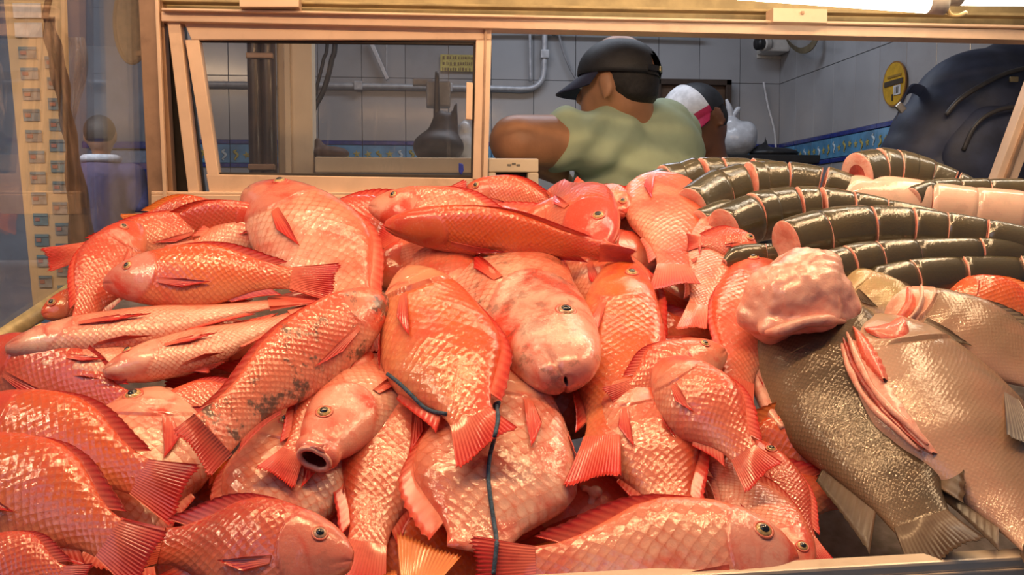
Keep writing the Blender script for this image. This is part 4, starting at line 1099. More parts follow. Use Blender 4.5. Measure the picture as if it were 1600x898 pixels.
TINT = {  # belly, flank, back
    'pink': ((.82, .39, .27), (.76, .21, .12), (.70, .09, .03)),
    'pale': ((.87, .54, .42), (.83, .42, .30), (.76, .19, .10)),
    'orange': ((.80, .30, .14), (.74, .145, .03), (.68, .075, .01)),
    'red': ((.76, .26, .16), (.70, .12, .06), (.60, .045, .02)),
    'grey': ((.22, .145, .09), (.078, .052, .030), (.055, .037, .021)),
    'silver': ((.60, .36, .26), (.34, .21, .135), (.19, .12, .07)),
    'olive': ((.45, .33, .22), (.085, .066, .032), (.058, .048, .024)),
    'gold': ((.72, .55, .36), (.50, .38, .18), (.30, .23, .10)),
}
FISH = {}
def fish(label, S, T, H, dor='u', roll=0, lift=0.0, bend=0.0, tint='pink', dS=0.0, dT=0.0, wr=.44, mouth=.0, spot=0.0, hf=.30, ped=None,
         skin='red', fins='datpv', fin=None, name='red_tilapia', cat='fish', group=None, long=False, eye='gold', tailw=1.0, facing=.5,
         scl=15.0, headcol=None, cut=None, noside=False, pect=1.0, sag=0.0, taillen=.2, eyes=True, gill=1.0, late=1.0, blunt=.25, finh=1.0):
    S = np.array(S, float); T = np.array(T, float)
    hint = {'u': (0, -1), 'd': (0, 1), 'l': (-1, 0), 'r': (1, 0)}[dor]
    ax2 = T - S; perp = np.array([ax2[1], -ax2[0]]); perp /= np.linalg.norm(perp)
    if perp.dot(hint) < 0: perp = -perp
    Mid = (S + T) / 2 + perp * bend
    dSd = D(S[1]) - lift + dS; dTd = D(T[1]) - lift + dT; dM = (dSd + dTd) / 2 - sag
    p0, p2, pm = P(S[0], S[1], dSd), P(T[0], T[1], dTd), P(Mid[0], Mid[1], dM)
    p1 = 2 * pm - (p0 + p2) / 2
    n_body = 84 if H > 60 else 60
    BL = 1.0 - taillen                                    # body share of total length
    bez = lambda t: (np.outer((1 - t) ** 2, p0) + np.outer(2 * t * (1 - t), p1) + np.outer(t ** 2, p2))
    tan = lambda t: (np.outer(2 * (1 - t), p1 - p0) + np.outer(2 * t, p2 - p1))
    L = np.linalg.norm(np.diff(bez(np.linspace(0, 1, 60)), axis=0), axis=1).sum()
    tocam = vec_unit(CAM - pm)
    nf = vec_unit(tocam * facing + SLOPE_N * (1 - facing))
    imgp = RT * perp[0] - UP * perp[1]
    # dorsal vector before roll: perpendicular to axis and facing normal
    a0 = vec_unit(p2 - p0)
    d0 = np.cross(a0, nf); d0 = vec_unit(d0)
    if d0.dot(imgp) < 0: d0 = -d0
    nv = np.cross(a0, d0); nv = vec_unit(nv)
    if nv.dot(tocam) < 0: nv = -nv
    r_ = math.radians(roll)
    dors = d0 * math.cos(r_) + nv * math.sin(r_)
    proj = max(.72, np.linalg.norm(d0 - FW * d0.dot(FW)))
    dmean = (dSd + dTd) / 2
    Hw = H * dmean / FPX / proj; Ww = Hw * wr
    def frame(u):            # u in body units (1 = end of body); beyond 1 runs into the tail fin
        t = np.atleast_1d(u) * BL
        c = bez(t); tg = tan(t); tg /= np.linalg.norm(tg, axis=1)[:, None]
        dv = dors[None] - tg * (tg @ dors)[:, None]; dv /= np.linalg.norm(dv, axis=1)[:, None]
        lv = np.cross(tg, dv)
        return c, tg, dv, lv
    near = 1.0
    if np.cross(a0, dors).dot(tocam) < 0: near = -1.0
    def warp(u):
        return np.where(u < hf, u / hf * .30, .30 + (u - hf) / (1 - hf) * .70)
    def prof(u):
        w = warp(np.asarray(u, float)); w = np.clip(w, 0, 1) ** late
        w = np.where(w < .3, .3 * (w / .3) ** (1 - .45 * blunt), w)
        top = sm_interp(w, PU, LTOP if long else PTOP); bot = sm_interp(w, PU, LBOT if long else PBOT); wd = sm_interp(w, PU, PW)
        if ped:
            k = np.clip((w - .55) / .45, 0, 1) ** 1.2
            top = np.maximum(top, ped * k + top * (1 - k)); bot = np.maximum(bot, ped * k + bot * (1 - k)); wd = np.maximum(wd, .34 * k)
        return np.maximum(top, .02) * Hw, np.maximum(bot, .02) * Hw, np.maximum(wd, .05) * Ww / 2
    u = np.unique(np.concatenate([np.linspace(0, .04, 5), np.linspace(.04, hf - .10, max(8, n_body // 6)), np.linspace(max(.05, hf - .10), hf + .03, n_body // 3), np.linspace(hf + .03, 1, n_body // 2)]))
    if cut: u = np.unique(np.append(u[u < cut], cut))
    nth = 57
    th = np.linspace(-math.pi / 2, 1.5 * math.pi, nth)     # seam along the belly
    c, tg, dv, lv = frame(u); top, bot, wd = prof(u)
    if not cut: wd = np.append(wd[:-1], wd[-1] * .2)
    sn, cs = np.sin(th), np.cos(th)
    w = warp(u)
    # outward scale factor: gill cover edge, cheek, mouth crease
    ug = .30 - .10 * sn[None, :] ** 2 + .02 * sn[None, :]
    e = ug - w[:, None]
    k = 1 + gill * .075 * np.where(e > 0, np.exp(-e / .055), -.45 * np.exp(e / .012)) * (1 - .75 * np.abs(sn[None, :]) ** 3)
    e2 = .195 - .06 * (sn[None, :] + .25) ** 2 - w[:, None]
    k += gill * .030 * np.where(e2 > 0, np.exp(-e2 / .03), 0) * (np.abs(cs[None, :]) > .25)
    lowf = .012 * np.sin(w[:, None] * 23 + 3 * th[None, :] + H) + .010 * np.sin(w[:, None] * 41 - 2 * th[None, :] + 2 * H)
    k += lowf * (w[:, None] > .1)
    mline = np.exp(-((sn[None, :] + .12 + w[:, None] * 3.2) / .10) ** 2) * np.clip(1 - w[:, None] / .085, 0, 1) * (np.abs(cs[None, :]) > .2)
    k -= .22 * mline
    zz = np.where(sn[None, :] >= 0, top[:, None], bot[:, None]) * np.sign(sn)[None, :] * np.abs(sn)[None, :] ** 1.0 * (1 + (k - 1) * .25)
    yy = wd[:, None] * np.sign(cs)[None, :] * np.abs(cs)[None, :] ** .92 * k
    V = c[:, None, :] + yy[:, :, None] * lv[:, None, :] + zz[:, :, None] * dv[:, None, :]
    # mouth cavity: rings going back inside
    mo = .18 + mouth
    ring = []
    for f, back in ((.86, -.006), (.66, .04), (.42, .10)):
        cc_, tg_, dv_, lv_ = frame(np.array([max(back, 0)]))
        cc_ = cc_ + tg_ * (back * L if back < 0 else 0) * .6
        ring.append(cc_[:, None, :] + (wd[0] * f * (.75 + mouth) * cs)[None, :, None] * lv_[:, None, :] + (np.where(sn >= 0, top[0], bot[0]) * f * (mo) * sn)[None, :, None] * dv_[:, None, :])
    if mouth > 0:
        g_ = np.clip(1 - w / .055, 0, 1)[:, None, None] * mouth
        V = V + (V - c[:, None, :]) * g_ * .9
        ring = [r + (r - r.mean(1, keepdims=True)) * mouth * .9 for r in ring]
    Vall = np.concatenate([np.concatenate(ring[::-1], 0), V], 0)
    nr = Vall.shape[0]
    uu = np.concatenate([np.zeros(3), u]); ww = np.concatenate([np.zeros(3), w])
    # attributes
    arc = np.concatenate([[0], np.cumsum(np.hypot(np.diff(cs) * Ww / 2, np.diff(sn) * Hw * .48))])
    ssz = Hw / scl
    ul = uu * BL * L
    wsc = np.interp(ww, [0, .3, .6, 1], [.9, 1, .85, .45])
    fuv = np.stack([np.broadcast_to((ul / ssz)[:, None] * 1.0, (nr, nth)), (arc[None, :] - arc[nth // 2]) / ssz * wsc[:, None], np.full((nr, nth), H * .13)], -1)
    up_ = (sn[None, :] + 1) / 2 * np.ones((nr, 1))
    belly, flank, back = [np.array(x) for x in TINT[tint]]
    cb_ = np.where((up_ < .5)[..., None], belly + (flank - belly) * np.clip(up_ * 2, 0, 1)[..., None] ** 1.2, flank + (back - flank) * np.clip(up_ * 2 - 1, 0, 1)[..., None] ** 1.4)
    ug_all = np.broadcast_to(.30 - .10 * sn[None, :] ** 2 + .02 * sn[None, :], (nr, nth))
    hm = np.clip((ug_all - ww[:, None]) / .02 + .5, 0, 1)
    if headcol is not None:
        cb_ = cb_ * (1 - hm[..., None] * .8) + np.array(headcol) * hm[..., None] * .8
    if tint in ('pink', 'pale', 'orange', 'red'):
        lipf = np.clip(1 - ww / .05, 0, 1)[:, None, None] * .45
        cb_ = cb_ * (1 - lipf) + np.array((.74, .16, .13)) * lipf
    gl = np.exp(-((ug_all - ww[:, None]) / .012) ** 2)[..., None] * .45
    if tint in ('pink', 'pale', 'orange', 'red'):
        cb_ = cb_ * (1 - gl) + np.array((.62, .10, .07)) * gl
        tl = np.clip((ww - .82) / .18, 0, 1)[:, None, None] * .6
        cb_ = cb_ * (1 - tl) + np.array((.68, .12, .07)) * tl
    cav = np.zeros((nr, nth)); cav[:3] = 1.0; cav[2] = .35; cav[3:] = np.clip(mline, 0, 1) * .75
    fdat = np.stack([hm, cav, np.full((nr, nth), spot), np.ones((nr, nth))], -1)
    colr = np.concatenate([cb_, np.ones((nr, nth, 1))], -1)
    idx = np.arange(nr * nth).reshape(nr, nth)
    F = np.stack([idx[:-1, :-1], idx[:-1, 1:], idx[1:, 1:], idx[1:, :-1]], -1).reshape(-1, 4)
    mats = [0] * len(F); F = [tuple(q) for q in F]
    VV = Vall.reshape(-1, 3)
    # close both ends
    F.append(tuple(idx[0, :-1][::-1])); mats.append(0)
    F.append(tuple(idx[-1, :-1])); mats.append(1 if cut else 0)
    org = pm.copy()
    root = thing(name, label, cat, tuple(org), group or ('red tilapia piled in the display case' if name == 'red_tilapia' else None))
    me = mesh_from('body', VV, F, loc=org, mats=mats, attrs={'col': ('FLOAT_COLOR', colr), 'fdat': ('FLOAT_COLOR', fdat), 'fuv': ('FLOAT_VECTOR', fuv)})
    b = link('body', me, root, [M['skin_' + skin], M['flesh_pink']])
    finm = M['fin_' + (fin or {'orange': 'orange', 'pink': 'red', 'pale': 'pink', 'red': 'red', 'grey': 'grey', 'silver': 'grey', 'olive': 'grey', 'gold': 'grey'}[tint])]
    def pt(u_, y_, z_):
        c1, t1, d1, l1 = frame(np.array([u_])); return c1[0] + l1[0] * y_ + d1[0] * z_
    def surf(u_, ang, out=0.0):
        t_, b_, w_ = [q[0] for q in prof(np.array([u_]))]
        return pt(u_, math.cos(ang) * (w_ + out), math.sin(ang) * ((t_ if math.sin(ang) >= 0 else b_) + out))
    fr = FishFrame(); fr.pt, fr.surf, fr.prof, fr.frame, fr.Hw, fr.Ww, fr.L, fr.near, fr.root, fr.org, fr.body, fr.BL = pt, surf, prof, frame, Hw, Ww, L, near, root, org, b, BL
    tdir = frame(np.array([.6]))[1][0]; lat = frame(np.array([.6]))[3][0]
    end = cut or 1.0
    if 'd' in fins and not cut:
        us = np.linspace(hf + .04, .88, 12); base = [pt(x, 0, prof(np.array([x]))[0][0] * .97) for x in us]
        tip = []
        for i, x in enumerate(us):
            f = i / 11; hgt = Hw * (.045 + .065 * math.sin(min(1, f * 1.3) * math.pi * .6)) * (1 if f < .95 else .8)
            c1, t1, d1, l1 = frame(np.array([x]))
            tip.append(base[i] + d1[0] * hgt * .55 + t1[0] * hgt * (.9 + f * 1.3) + l1[0] * near * hgt * .35)
        fin_sheet('dorsal_fin', base, tip, lat, finm, root, org, rays=16, m=4, corr=.00015, jag=.09)
    if 'a' in fins and not cut:
        us = np.linspace(.66, .88, 8); base = [pt(x, 0, -prof(np.array([x]))[1][0] * .97) for x in us]; tip = []
        for i, x in enumerate(us):
            f = i / 7; hgt = finh * Hw * (.06 + .07 * f); c1, t1, d1, l1 = frame(np.array([x]))
            tip.append(base[i] - d1[0] * hgt * .7 + t1[0] * hgt * (.8 + f * .5))
        fin_sheet('anal_fin', base, tip, lat, finm, root, org, rays=9, m=4, corr=.00015)
    if 't' in fins and not cut:
        ph_ = prof(np.array([1.0]))[0][0]; ztip = np.linspace(-1, 1, 15); base = [pt(.975, 0, z * ph_ * 1.0) for z in ztip]
        uend = 1.0 / BL; tip = [pt(uend - (.012 + .030 * (1 - abs(z) ** 2)) * (1.0 if tailw < 1.6 else 0.4) - (.02 if abs(z) > .93 else 0), near * .10 * Ww * math.sin(z * 2), z * Hw * .255 * tailw) for z in ztip]
        fin_sheet('tail_fin', base, tip, lat, finm, root, org, rays=17, m=9, corr=.0007, jag=.07, root=prof(np.array([1.0]))[2][0] * 1.12)
    if 'p' in fins and (not cut or cut > hf + .05):
        for s in ((near, -near) if not noside else (near,)):
            a_ = 0.0 if s > 0 else math.pi; u0 = hf + .015; base = []; tip = []
            for q in np.linspace(-1, 1, 7):
                ang = (-.30 + q * .11); ang = ang if s > 0 else math.pi - ang
                base.append(surf(u0, ang, .0005))
                ln = (.11 + .17 * (1 - abs(q - .30)) ** 1.2) * pect; ang2 = (-.42 + q * .15); ang2 = ang2 if s > 0 else math.pi - ang2
                tip.append(surf(min(u0 + ln, .97), ang2, .002))
            fin_sheet('pectoral_fin', base, tip, lat * s, M['fin_red'] if skin == 'red' else finm, root, org, rays=9, m=8, curve=Ww * .05, corr=.0006, jag=.03)
    if 'v' in fins and not cut:
        for s in (1, -1):
            u0 = hf + .06; base = []; tip = []
            for q in np.linspace(0, 1, 5):
                ang = -math.pi / 2 + s * (.22 + .12 * q); base.append(surf(u0 + .02 * q, ang, .0005))
                ang = -math.pi / 2 + s * (.25 + .22 * q); tip.append(surf(u0 + .12 + .11 * (1 - q), ang, .006))
            fin_sheet('pelvic_fin', base, tip, frame(np.array([u0]))[2][0] * -1, finm, root, org, rays=5, m=5)
    if eyes:
        for s in (near, -near):
            ang = .50 if s > 0 else math.pi - .50; ue = hf * .47
            p = surf(ue, ang, 0.0); c1 = frame(np.array([ue]))[0][0]
            c1_, t1_, d1_, l1_ = [q[0] for q in frame(np.array([ue]))]
            nrm = vec_unit(l1_ * s * .93 + d1_ * .28 - t1_ * .22)
            re = min(.0095, max(.0055, Hw * .062)) * (1.15 if hf > .4 else 1)
            q = nrm; r1 = vec_unit(np.cross(q, [0, 0, 1.0001])); r2 = np.cross(q, r1)
            v, f = ellipsoid_vf((0, 0, 0), (1, 1, .55), None, 20, 12); Rm = np.stack([r1, r2, q], 1)
            ey = link('eye', mesh_from('eye', v * re @ Rm.T, f), root, M['eye_' + eye]); ey.location = Vector(p - org + nrm * re * .02)
            v2, f2 = ellipsoid_vf((0, 0, 0), (1, 1, .6), None, 16, 10)
            pu = link('pupil', mesh_from('pupil', v2 * re * .62 @ Rm.T, f2), ey, M['pupil']); pu.location = Vector(nrm * re * .33)
            tube_pts = [p - org + (r1 * math.cos(a) + r2 * math.sin(a)) * re * 1.08 + nrm * re * .05 for a in np.linspace(0, 2 * math.pi, 17)]
            rim = tube('eye_rim', [np.array(x) + org for x in tube_pts], re * .20, M['skin_' + skin] if False else M['flesh_gill' if skin == 'red' else 'flesh_pale'], root, n=28, sides=6, caps=False)
    if mouth > 0:
        lp = [x for x in V[0][:-1]] ; lp.append(lp[0])
        tube('lips', [np.array(x) for x in lp[::2]], Hw * .028, M['flesh_pink'], root, n=40, sides=8, caps=False)
    FISH[label] = fr
    return fr

# --- red tilapia, back row first
fish('orange tilapia hump farthest left in the back row', (352, 338), (188, 352), 62, 'u', 25, -.01, 6, 'orange', dS=.06, dT=.02)
fish('red tilapia with its tail hanging over the left glass side', (370, 350), (62, 408), 76, 'u', 15, .0, 4, 'pink', dT=-.13, fin='red', tailw=.9)
fish('deep red scaly tilapia wedged above the upturned head on the left', (430, 345), (180, 378), 74, 'u', 40, .035, 6, 'red')
fish('pink tilapia with upright red side fin left of the big scaly one', (470, 325), (262, 405), 84, 'u', 0, .03, 0, 'pale', pect=1.2)
fish('tilapia with its head pointing up against the dark cloth, left side', (218, 352), (118, 545), 100, 'l', 22, .115, dT=.07, bend=14, tint='red', eye='dull')
fish('orange pink tilapia lying level with bright red tail, upper left', (163, 443), (538, 443), 98, 'u', 6, .11, 12, 'orange', fin='red', tailw=1.15, headcol=(.78, .34, .28))
fish('big pale tilapia with large scales at the top left of the crest', (390, 298), (558, 575), 172, 'u', 4, .055, 46, 'pale', scl=14, dT=.03, headcol=(.74, .20, .14), wr=.5)
fish('pale tilapia with torn gills at the top centre of the crest', (578, 322), (865, 385), 92, 'u', 8, .05, 10, 'pale', hf=.34, gill=2.0, fin='red')
fish('long bright orange tilapia lying across the top centre', (603, 352), (1003, 404), 82, 'u', 52, .105, 8, 'orange', wr=.62, ped=.10, headcol=(.74, .15, .06), eyes=False, fin='red', tailw=.62, taillen=.14)
fish('small pale tilapia hump behind the crest right of centre', (725, 300), (905, 335), 62, 'u', 25, .0, 6, 'pink', dS=.05, dT=.05)
fish('crimson headed tilapia looking down at the crest, right of centre', (938, 390), (842, 270), 116, 'r', 18, .085, 12, 'red', dT=.10, hf=.42, wr=.56, fins='pv', headcol=(.68, .075, .05))
fish('pale tilapia chunk behind the crimson head at the crest', (978, 335), (890, 288), 66, 'u', 10, .05, 4, 'pale', dS=.03, dT=.06, fins='pt')
fish('round bodied tilapia hanging tail down at the right of the crest', (1028, 280), (1054, 453), 138, 'r', 0, .08, 4, 'pink', dS=.08, fin='pink', eyes=False, taillen=.19, hf=.12, gill=.3)
fish('pale tilapia tail down beside the sliced grey fish', (1122, 325), (1078, 520), 86, 'r', 5, .05, 4, 'pale', fin='pink')
fish('little red tilapia head poking out beside the sliced fish', (1182, 384), (1070, 378), 52, 'u', 0, .075, 2, 'red')
fish('pink tilapia with ragged fins under the long orange one', (900, 372), (1040, 600), 132, 'r', 5, .035, 8, 'pink', dS=.03)
fish('rosy tilapia tucked behind the centre fish, tail glistening upward', (745, 480), (588, 352), 118, 'r', 12, .02, 4, 'pink', dS=.03, tailw=.9)
# --- middle
fish('big pale tilapia head pointing down with dark bruise, centre', (884, 594), (690, 320), 190, 'r', 0, .105, 12, 'pale', dT=.13, hf=.52, wr=.50, blunt=1.0, gill=2.2, spot=.55, eye='dull', headcol=(.82, .42, .34))
fish('orange tilapia hanging tail down right of the big pale head', (968, 405), (922, 762), 158, 'r', 15, .06, 12, 'orange', fin='red')
fish('orange tilapia tied with blue cord in the centre', (636, 422), (766, 708), 190, 'r', 10, .115, -6, 'orange', late=1.4, taillen=.17, blunt=.7, gill=2.2, eyes=False, hf=.24, fin='red', wr=.5, headcol=(.80, .34, .20))
fish('large round pale tilapia under the blue cord, bottom centre', (815, 575), (728, 935), 268, 'l', 0, .045, 0, 'pale', late=1.5, blunt=.5, fin='pink', fins='dpv', eyes=False, hf=.24, wr=.36)
fish('pink tilapia left of the large round one, bottom centre', (650, 585), (552, 925), 172, 'l', 0, .02, 0, 'pink', hf=.25)
fish('gaping tilapia head pointing down with open mouth, left of centre', (491, 717), (700, 505), 142, 'u', 0, .075, 10, 'pale', dT=.08, hf=.45, mouth=.9, headcol=(.80, .30, .22), wr=.5)
fish('spotted tilapia with dark blotches lying diagonally, left of centre', (602, 464), (292, 716), 128, 'u', 22, .135, 8, 'pink', spot=1.0, ped=.30, taillen=.1, tailw=1.25, eyes=False, hf=.2, gill=.5, headcol=(.80, .30, .20))
# --- left
fish('belly-up pink tilapia with pointed snout at the left glass', (10, 545), (535, 452), 92, 'u', -38, .085, -4, 'pale', wr=.6, hf=.27, fin='red')
fish('pale tilapia jaw showing under the pointed snout, left', (32, 562), (340, 566), 74, 'u', -20, .065, 0, 'pale')
fish('belly-up pink tilapia with round snout below the pointed one', (163, 582), (535, 462), 88, 'u', -35, .080, -10, 'pale', wr=.6, hf=.30, fin='pink')
fish('red scaly tilapia entering from the left edge, middle height', (-44, 556), (258, 662), 112, 'u', 20, .035, 8, 'red', fin='red')
fish('orange tilapia with flared red tail at the left edge', (-70, 655), (300, 778), 140, 'u', 12, .085, 8, 'orange', fin='red', tailw=1.1)
fish('big round pink tilapia belly under the flared red tail', (255, 610), (175, 905), 222, 'l', 0, .035, 0, 'pale')
fish('tilapia with violet red back fin in the bottom left corner', (-95, 715), (245, 885), 150, 'u', 12, .125, 8, 'orange', fin='red')
fish('tilapia head with dull eye pointing right, bottom left', (550, 876), (170, 852), 140, 'u', 4, .095, 6, 'red', hf=.36, eye='dull', headcol=(.76, .24, .17), spot=.2)
fish('pale tilapia flank between the gaping head and the dull eyed head', (490, 650), (372, 935), 200, 'l', 0, .025, 0, 'pale')
fish('tilapia tail fanned out below the spotted one', (575, 548), (425, 752), 104, 'l', 0, .065, 0, 'pink', fin='red', tailw=1.2)
fish('tilapia with red tail cut off by the bottom left corner', (-60, 872), (140, 912), 92, 'u', 5, .13, 0, 'red')
fish('tilapia showing only its orange tail fin at the bottom edge', (620, 1010), (672, 845), 150, 'l', 5, .115, 0, 'orange', dS=.05, dT=.04, tailw=1.5, taillen=.42, fin='orange')
fish('little tilapia eye peeping out beside the big pink belly', (236, 652), (440, 610), 74, 'u', 0, .03, 4, 'pink')
fish('round orange tilapia snout by the left side bar', (66, 492), (240, 435), 60, 'u', 0, .03, 0, 'orange')
# --- bottom right
fish('yellow eyed tilapia lying along the front rail', (1245, 872), (722, 893), 178, 'u', 2, .045, -2, 'pale', fin='red', scl=12, headcol=(.80, .36, .28), hf=.27)
fish('wet tilapia flank between the round one and the front rail', (968, 590), (1078, 862), 168, 'r', 0, .035, 0, 'pink', fin='red')
fish('tilapia with red tail next to the big grey fish', (1030, 568), (1198, 752), 132, 'u', 10, .085, 4, 'pink', fin='red', wr=.55, eyes=False)
fish('pale tilapia wedged under the red tail by the grey fish', (1258, 900), (1080, 672), 112, 'r', 0, .03, 0, 'pale')
fish('wet pink tilapia head pointing right in the middle', (1132, 548), (950, 632), 96, 'u', 5, .06, 4, 'pink', hf=.4, gill=1.6)
fish('rosy scaled tilapia under the pale severed head', (1195, 395), (1142, 650), 132, 'l', 10, .035, 0, 'pink')
fish('small red tilapia sliver beside the grey fish belly', (1180, 690), (1285, 890), 86, 'r', 0, .015, 0, 'red')
fish('orange tilapia at the right edge above the silver fish', (1472, 455), (1690, 515), 84, 'u', 5, .04, 6, 'orange', eyes=False)
# severed head
dq = D(470) - .135
sv = thing('tilapia_head', 'pale severed tilapia head lying on the big grey fish', 'fish', tuple(P(1248, 470, dq)))
M['head_skin'] = fish_skin('severed_head_skin', (.6, .2, .12), (.76, .22, .15), .5, glint=1.6, edge=0, coat=1.0)
pcs = [ellipsoid_vf(P(1250, 462, dq), (.070, .050, .050)), ellipsoid_vf(P(1262, 428, dq + .01), (.048, .045, .034)), ellipsoid_vf(P(1205, 485, dq + .005), (.040, .042, .042)), ellipsoid_vf(P(1300, 480, dq + .01), (.034, .04, .036)),
       capsule_vf(P(1198, 515, dq - .03), P(1290, 498, dq - .038), .012, .015), capsule_vf(P(1290, 498, dq - .036), P(1326, 496, dq - .015), .014, .006), capsule_vf(P(1168, 492, dq), P(1180, 510, dq), .016, .010)]
hb = blob('head_flesh', pcs, M['head_skin'], sv, .0035, 5)
from mathutils import noise as mnoise
co_, no_ = vert_arrays(hb.data)
f_ = np.array([.0040 * mnoise.noise(Vector(q) * 38) + .0022 * mnoise.noise(Vector(q) * 95 + Vector((3, 1, 2))) for q in co_])
hb.data.vertices.foreach_set('co', (co_ + no_ * f_[:, None]).astype(np.float32).ravel()); hb.data.update()
nvx = len(hb.data.vertices)
for nm, val in (('col', (.84, .46, .37, 1)), ('fdat', (1, 0, 0, 1))):
    at = hb.data.attributes.new(nm, 'FLOAT_COLOR', 'POINT'); at.data.foreach_set('color', np.tile(np.array(val, np.float32), nvx))
tube('gill_edge', [P(1196, 520, dq - .041), P(1220, 516, dq - .052), P(1258, 503, dq - .056), P(1292, 500, dq - .052), P(1322, 503, dq - .026)], [.003, .008, .007, .008, .002], M['flesh_pink'], sv, n=40)
# --- grey and silver fish
g1 = fish('big grey brown scaled fish hanging head up by the front rail', (1238, 455), (1492, 884), 250, 'r', 10, .065, -16, 'grey', skin='grey', fins='dat', name='grey_fish', finh=1.7, scl=38, wr=.5, tailw=.8, long=True, taillen=.15, eyes=False, hf=.2)
g2 = fish('large silver gutted fish with open belly at the right edge', (1342, 505), (1730, 955), 290, 'r', -18, .085, 0, 'silver', skin='silver', fins='dat', name='silver_fish', scl=42, wr=.55, long=True, hf=.22, eyes=False, pect=.7, dS=.02)
g3 = fish('pale gold fish with red gills behind the gutted one', (1362, 470), (1720, 640), 150, 'u', 0, .06, 10, 'silver', skin='silver', fins='dp', name='silver_fish', scl=30, wr=.5, long=True, hf=.3, eyes=False, headcol=(.80, .36, .25), gill=2.2)
fish('small gold green fish head beside the severed head', (1304, 424), (1470, 535), 92, 'u', 10, .075, 0, 'gold', skin='silver', fins='dp', name='gold_fish', scl=24, long=True, hf=.35, eyes=False)
# open belly of the gutted fish
def belly_cut(fr, u0, u1, ang, wid, n=26):
    us = np.linspace(u0, u1, n); ang = ang if fr.near > 0 else math.pi - ang; sg = 1 if fr.near > 0 else -1
    V = []; F = []; m = 7
    for i, x in enumerate(us):
        hw = wid * math.sin(math.pi * (i + .3) / (n - .4)) ** .7
        for j in range(m):
            q = j / (m - 1) * 2 - 1; V.append(fr.surf(x, ang + sg * q * hw, .0035 + .003 * (1 - q * q)))
    for i in range(n - 1):
        for j in range(m - 1): F.append((i * m + j, i * m + j + 1, (i + 1) * m + j + 1, (i + 1) * m + j))
    link('belly_cavity', mesh_from('belly_cavity', V, F, loc=fr.org), fr.root, M['flesh_dark'])
    for s in (-1, 1):
        pts = [fr.surf(x, ang + sg * s * wid * 1.12 * math.sin(math.pi * (i + .3) / (n - .4)) ** .7, .006) for i, x in enumerate(us)]
        rr_ = [.003] + [.0075 + .002 * math.sin(i * 1.3) for i in range(6)] + [.003]
        tube('belly_flap', pts[::2] + [pts[-1]], rr_, M['flesh_pink'], fr.root, n=40, sides=12)
surf_patch('belly_flesh', g2, lambda t: .12 + .46 * t, -.92, -.92, .0, M['flesh_pink']) if False else None
def flank_patch(name, fr, u0, u1, ang, wid, mat, out, n=30, m=9, wob=.0):
    V = []; F = []; ang = ang if fr.near > 0 else math.pi - ang; sg = 1 if fr.near > 0 else -1
    for i in range(n):
        t = i / (n - 1); hw = wid * math.sin(math.pi * (t * .94 + .03)) ** .6 * (1 + wob * math.sin(i * 1.7))
        for j in range(m):
            q = j / (m - 1) * 2 - 1; V.append(fr.surf(u0 + (u1 - u0) * t, ang + sg * q * hw, out * (1.15 - q * q) + .0008 * math.sin(i * 2.3 + j * 1.9)))
    for i in range(n - 1):
        for j in range(m - 1): F.append((i * m + j, i * m + j + 1, (i + 1) * m + j + 1, (i + 1) * m + j))
    return link(name, mesh_from(name, V, F, loc=fr.org), fr.root, mat)
flank_patch('belly_flesh', g2, .07, .62, -.90, .20, M['flesh_pink'], .006, wob=.06)
flank_patch('inner_flesh', g2, .09, .34, -.70, .12, M['flesh_gill'], .0085, wob=.08)
flank_patch('belly_slit', g2, .08, .60, -.94, .075, M['flesh_dark'], .0105, wob=.12)
for aa in (-.86, -1.02):
    tube('belly_flap', [g2.surf(.09 + .51 * t, (aa + .02 * math.sin(t * 9)) if g2.near > 0 else math.pi - (aa + .02 * math.sin(t * 9)), .009) for t in np.linspace(0, 1, 12)], [.0015, .0035, .0045, .003, .0045, .0035, .0015], M['flesh_pink'], g2.root, n=40)
# backbone line of the gutted fish and gill arch
def surf_patch(name, fr, uf, a0, a1, wid, mat, out=.004, n=18, m=7):
    V = []; F = []
    for i in range(n):
        t = i / (n - 1); a = a0 + (a1 - a0) * t; hw = wid * math.sin(math.pi * (t * .94 + .03)) ** .6
        for j in range(m):
            q = j / (m - 1) * 2 - 1; V.append(fr.surf(uf(t) + q * hw, a if fr.near > 0 else math.pi - a, out * (1.2 - q * q * .9) + .001 * math.sin(j * 3 + i)))
    for i in range(n - 1):
        for j in range(m - 1): F.append((i * m + j, i * m + j + 1, (i + 1) * m + j + 1, (i + 1) * m + j))
    return link(name, mesh_from(name, V, F, loc=fr.org), fr.root, mat)
_b = [g2.surf(.43 + .02 * q, (.95 - .35 * q) if g2.near > 0 else math.pi - (.95 - .35 * q), .001) for q in np.linspace(0, 1, 5)]
_t = [g2.surf(.60 + .05 * math.sin(q * 2.6), (.62 - .45 * q) if g2.near > 0 else math.pi - (.62 - .45 * q), .006) for q in np.linspace(0, 1, 7)]
fin_sheet('pectoral_fin', _b, _t, vec_unit(CAM - g2.org), M['fin_silver'], g2.root, g2.org, rays=10, m=8, curve=.008, corr=.0004)
surf_patch('red_gills', g2, lambda t: .12 + .05 * math.sin(math.pi * t), -.55, .15, .045, M['flesh_gill'], .006)
surf_patch('red_gills', g3, lambda t: .15 + .06 * math.sin(math.pi * t), -.9, .5, .03, M['flesh_gill'], .006)
surf_patch('gill_rim', g3, lambda t: .20 + .06 * math.sin(math.pi * t), -.9, .6, .016, M['flesh_pale'], .009)
# pink cut belly edge of the grey fish
tube('belly_edge', [g1.surf(x, (-1.25 if g1.near > 0 else math.pi + 1.25), .002) for x in np.linspace(.16, .50, 9)], [.004, .009, .010, .009, .004], M['flesh_pink'], g1.root)

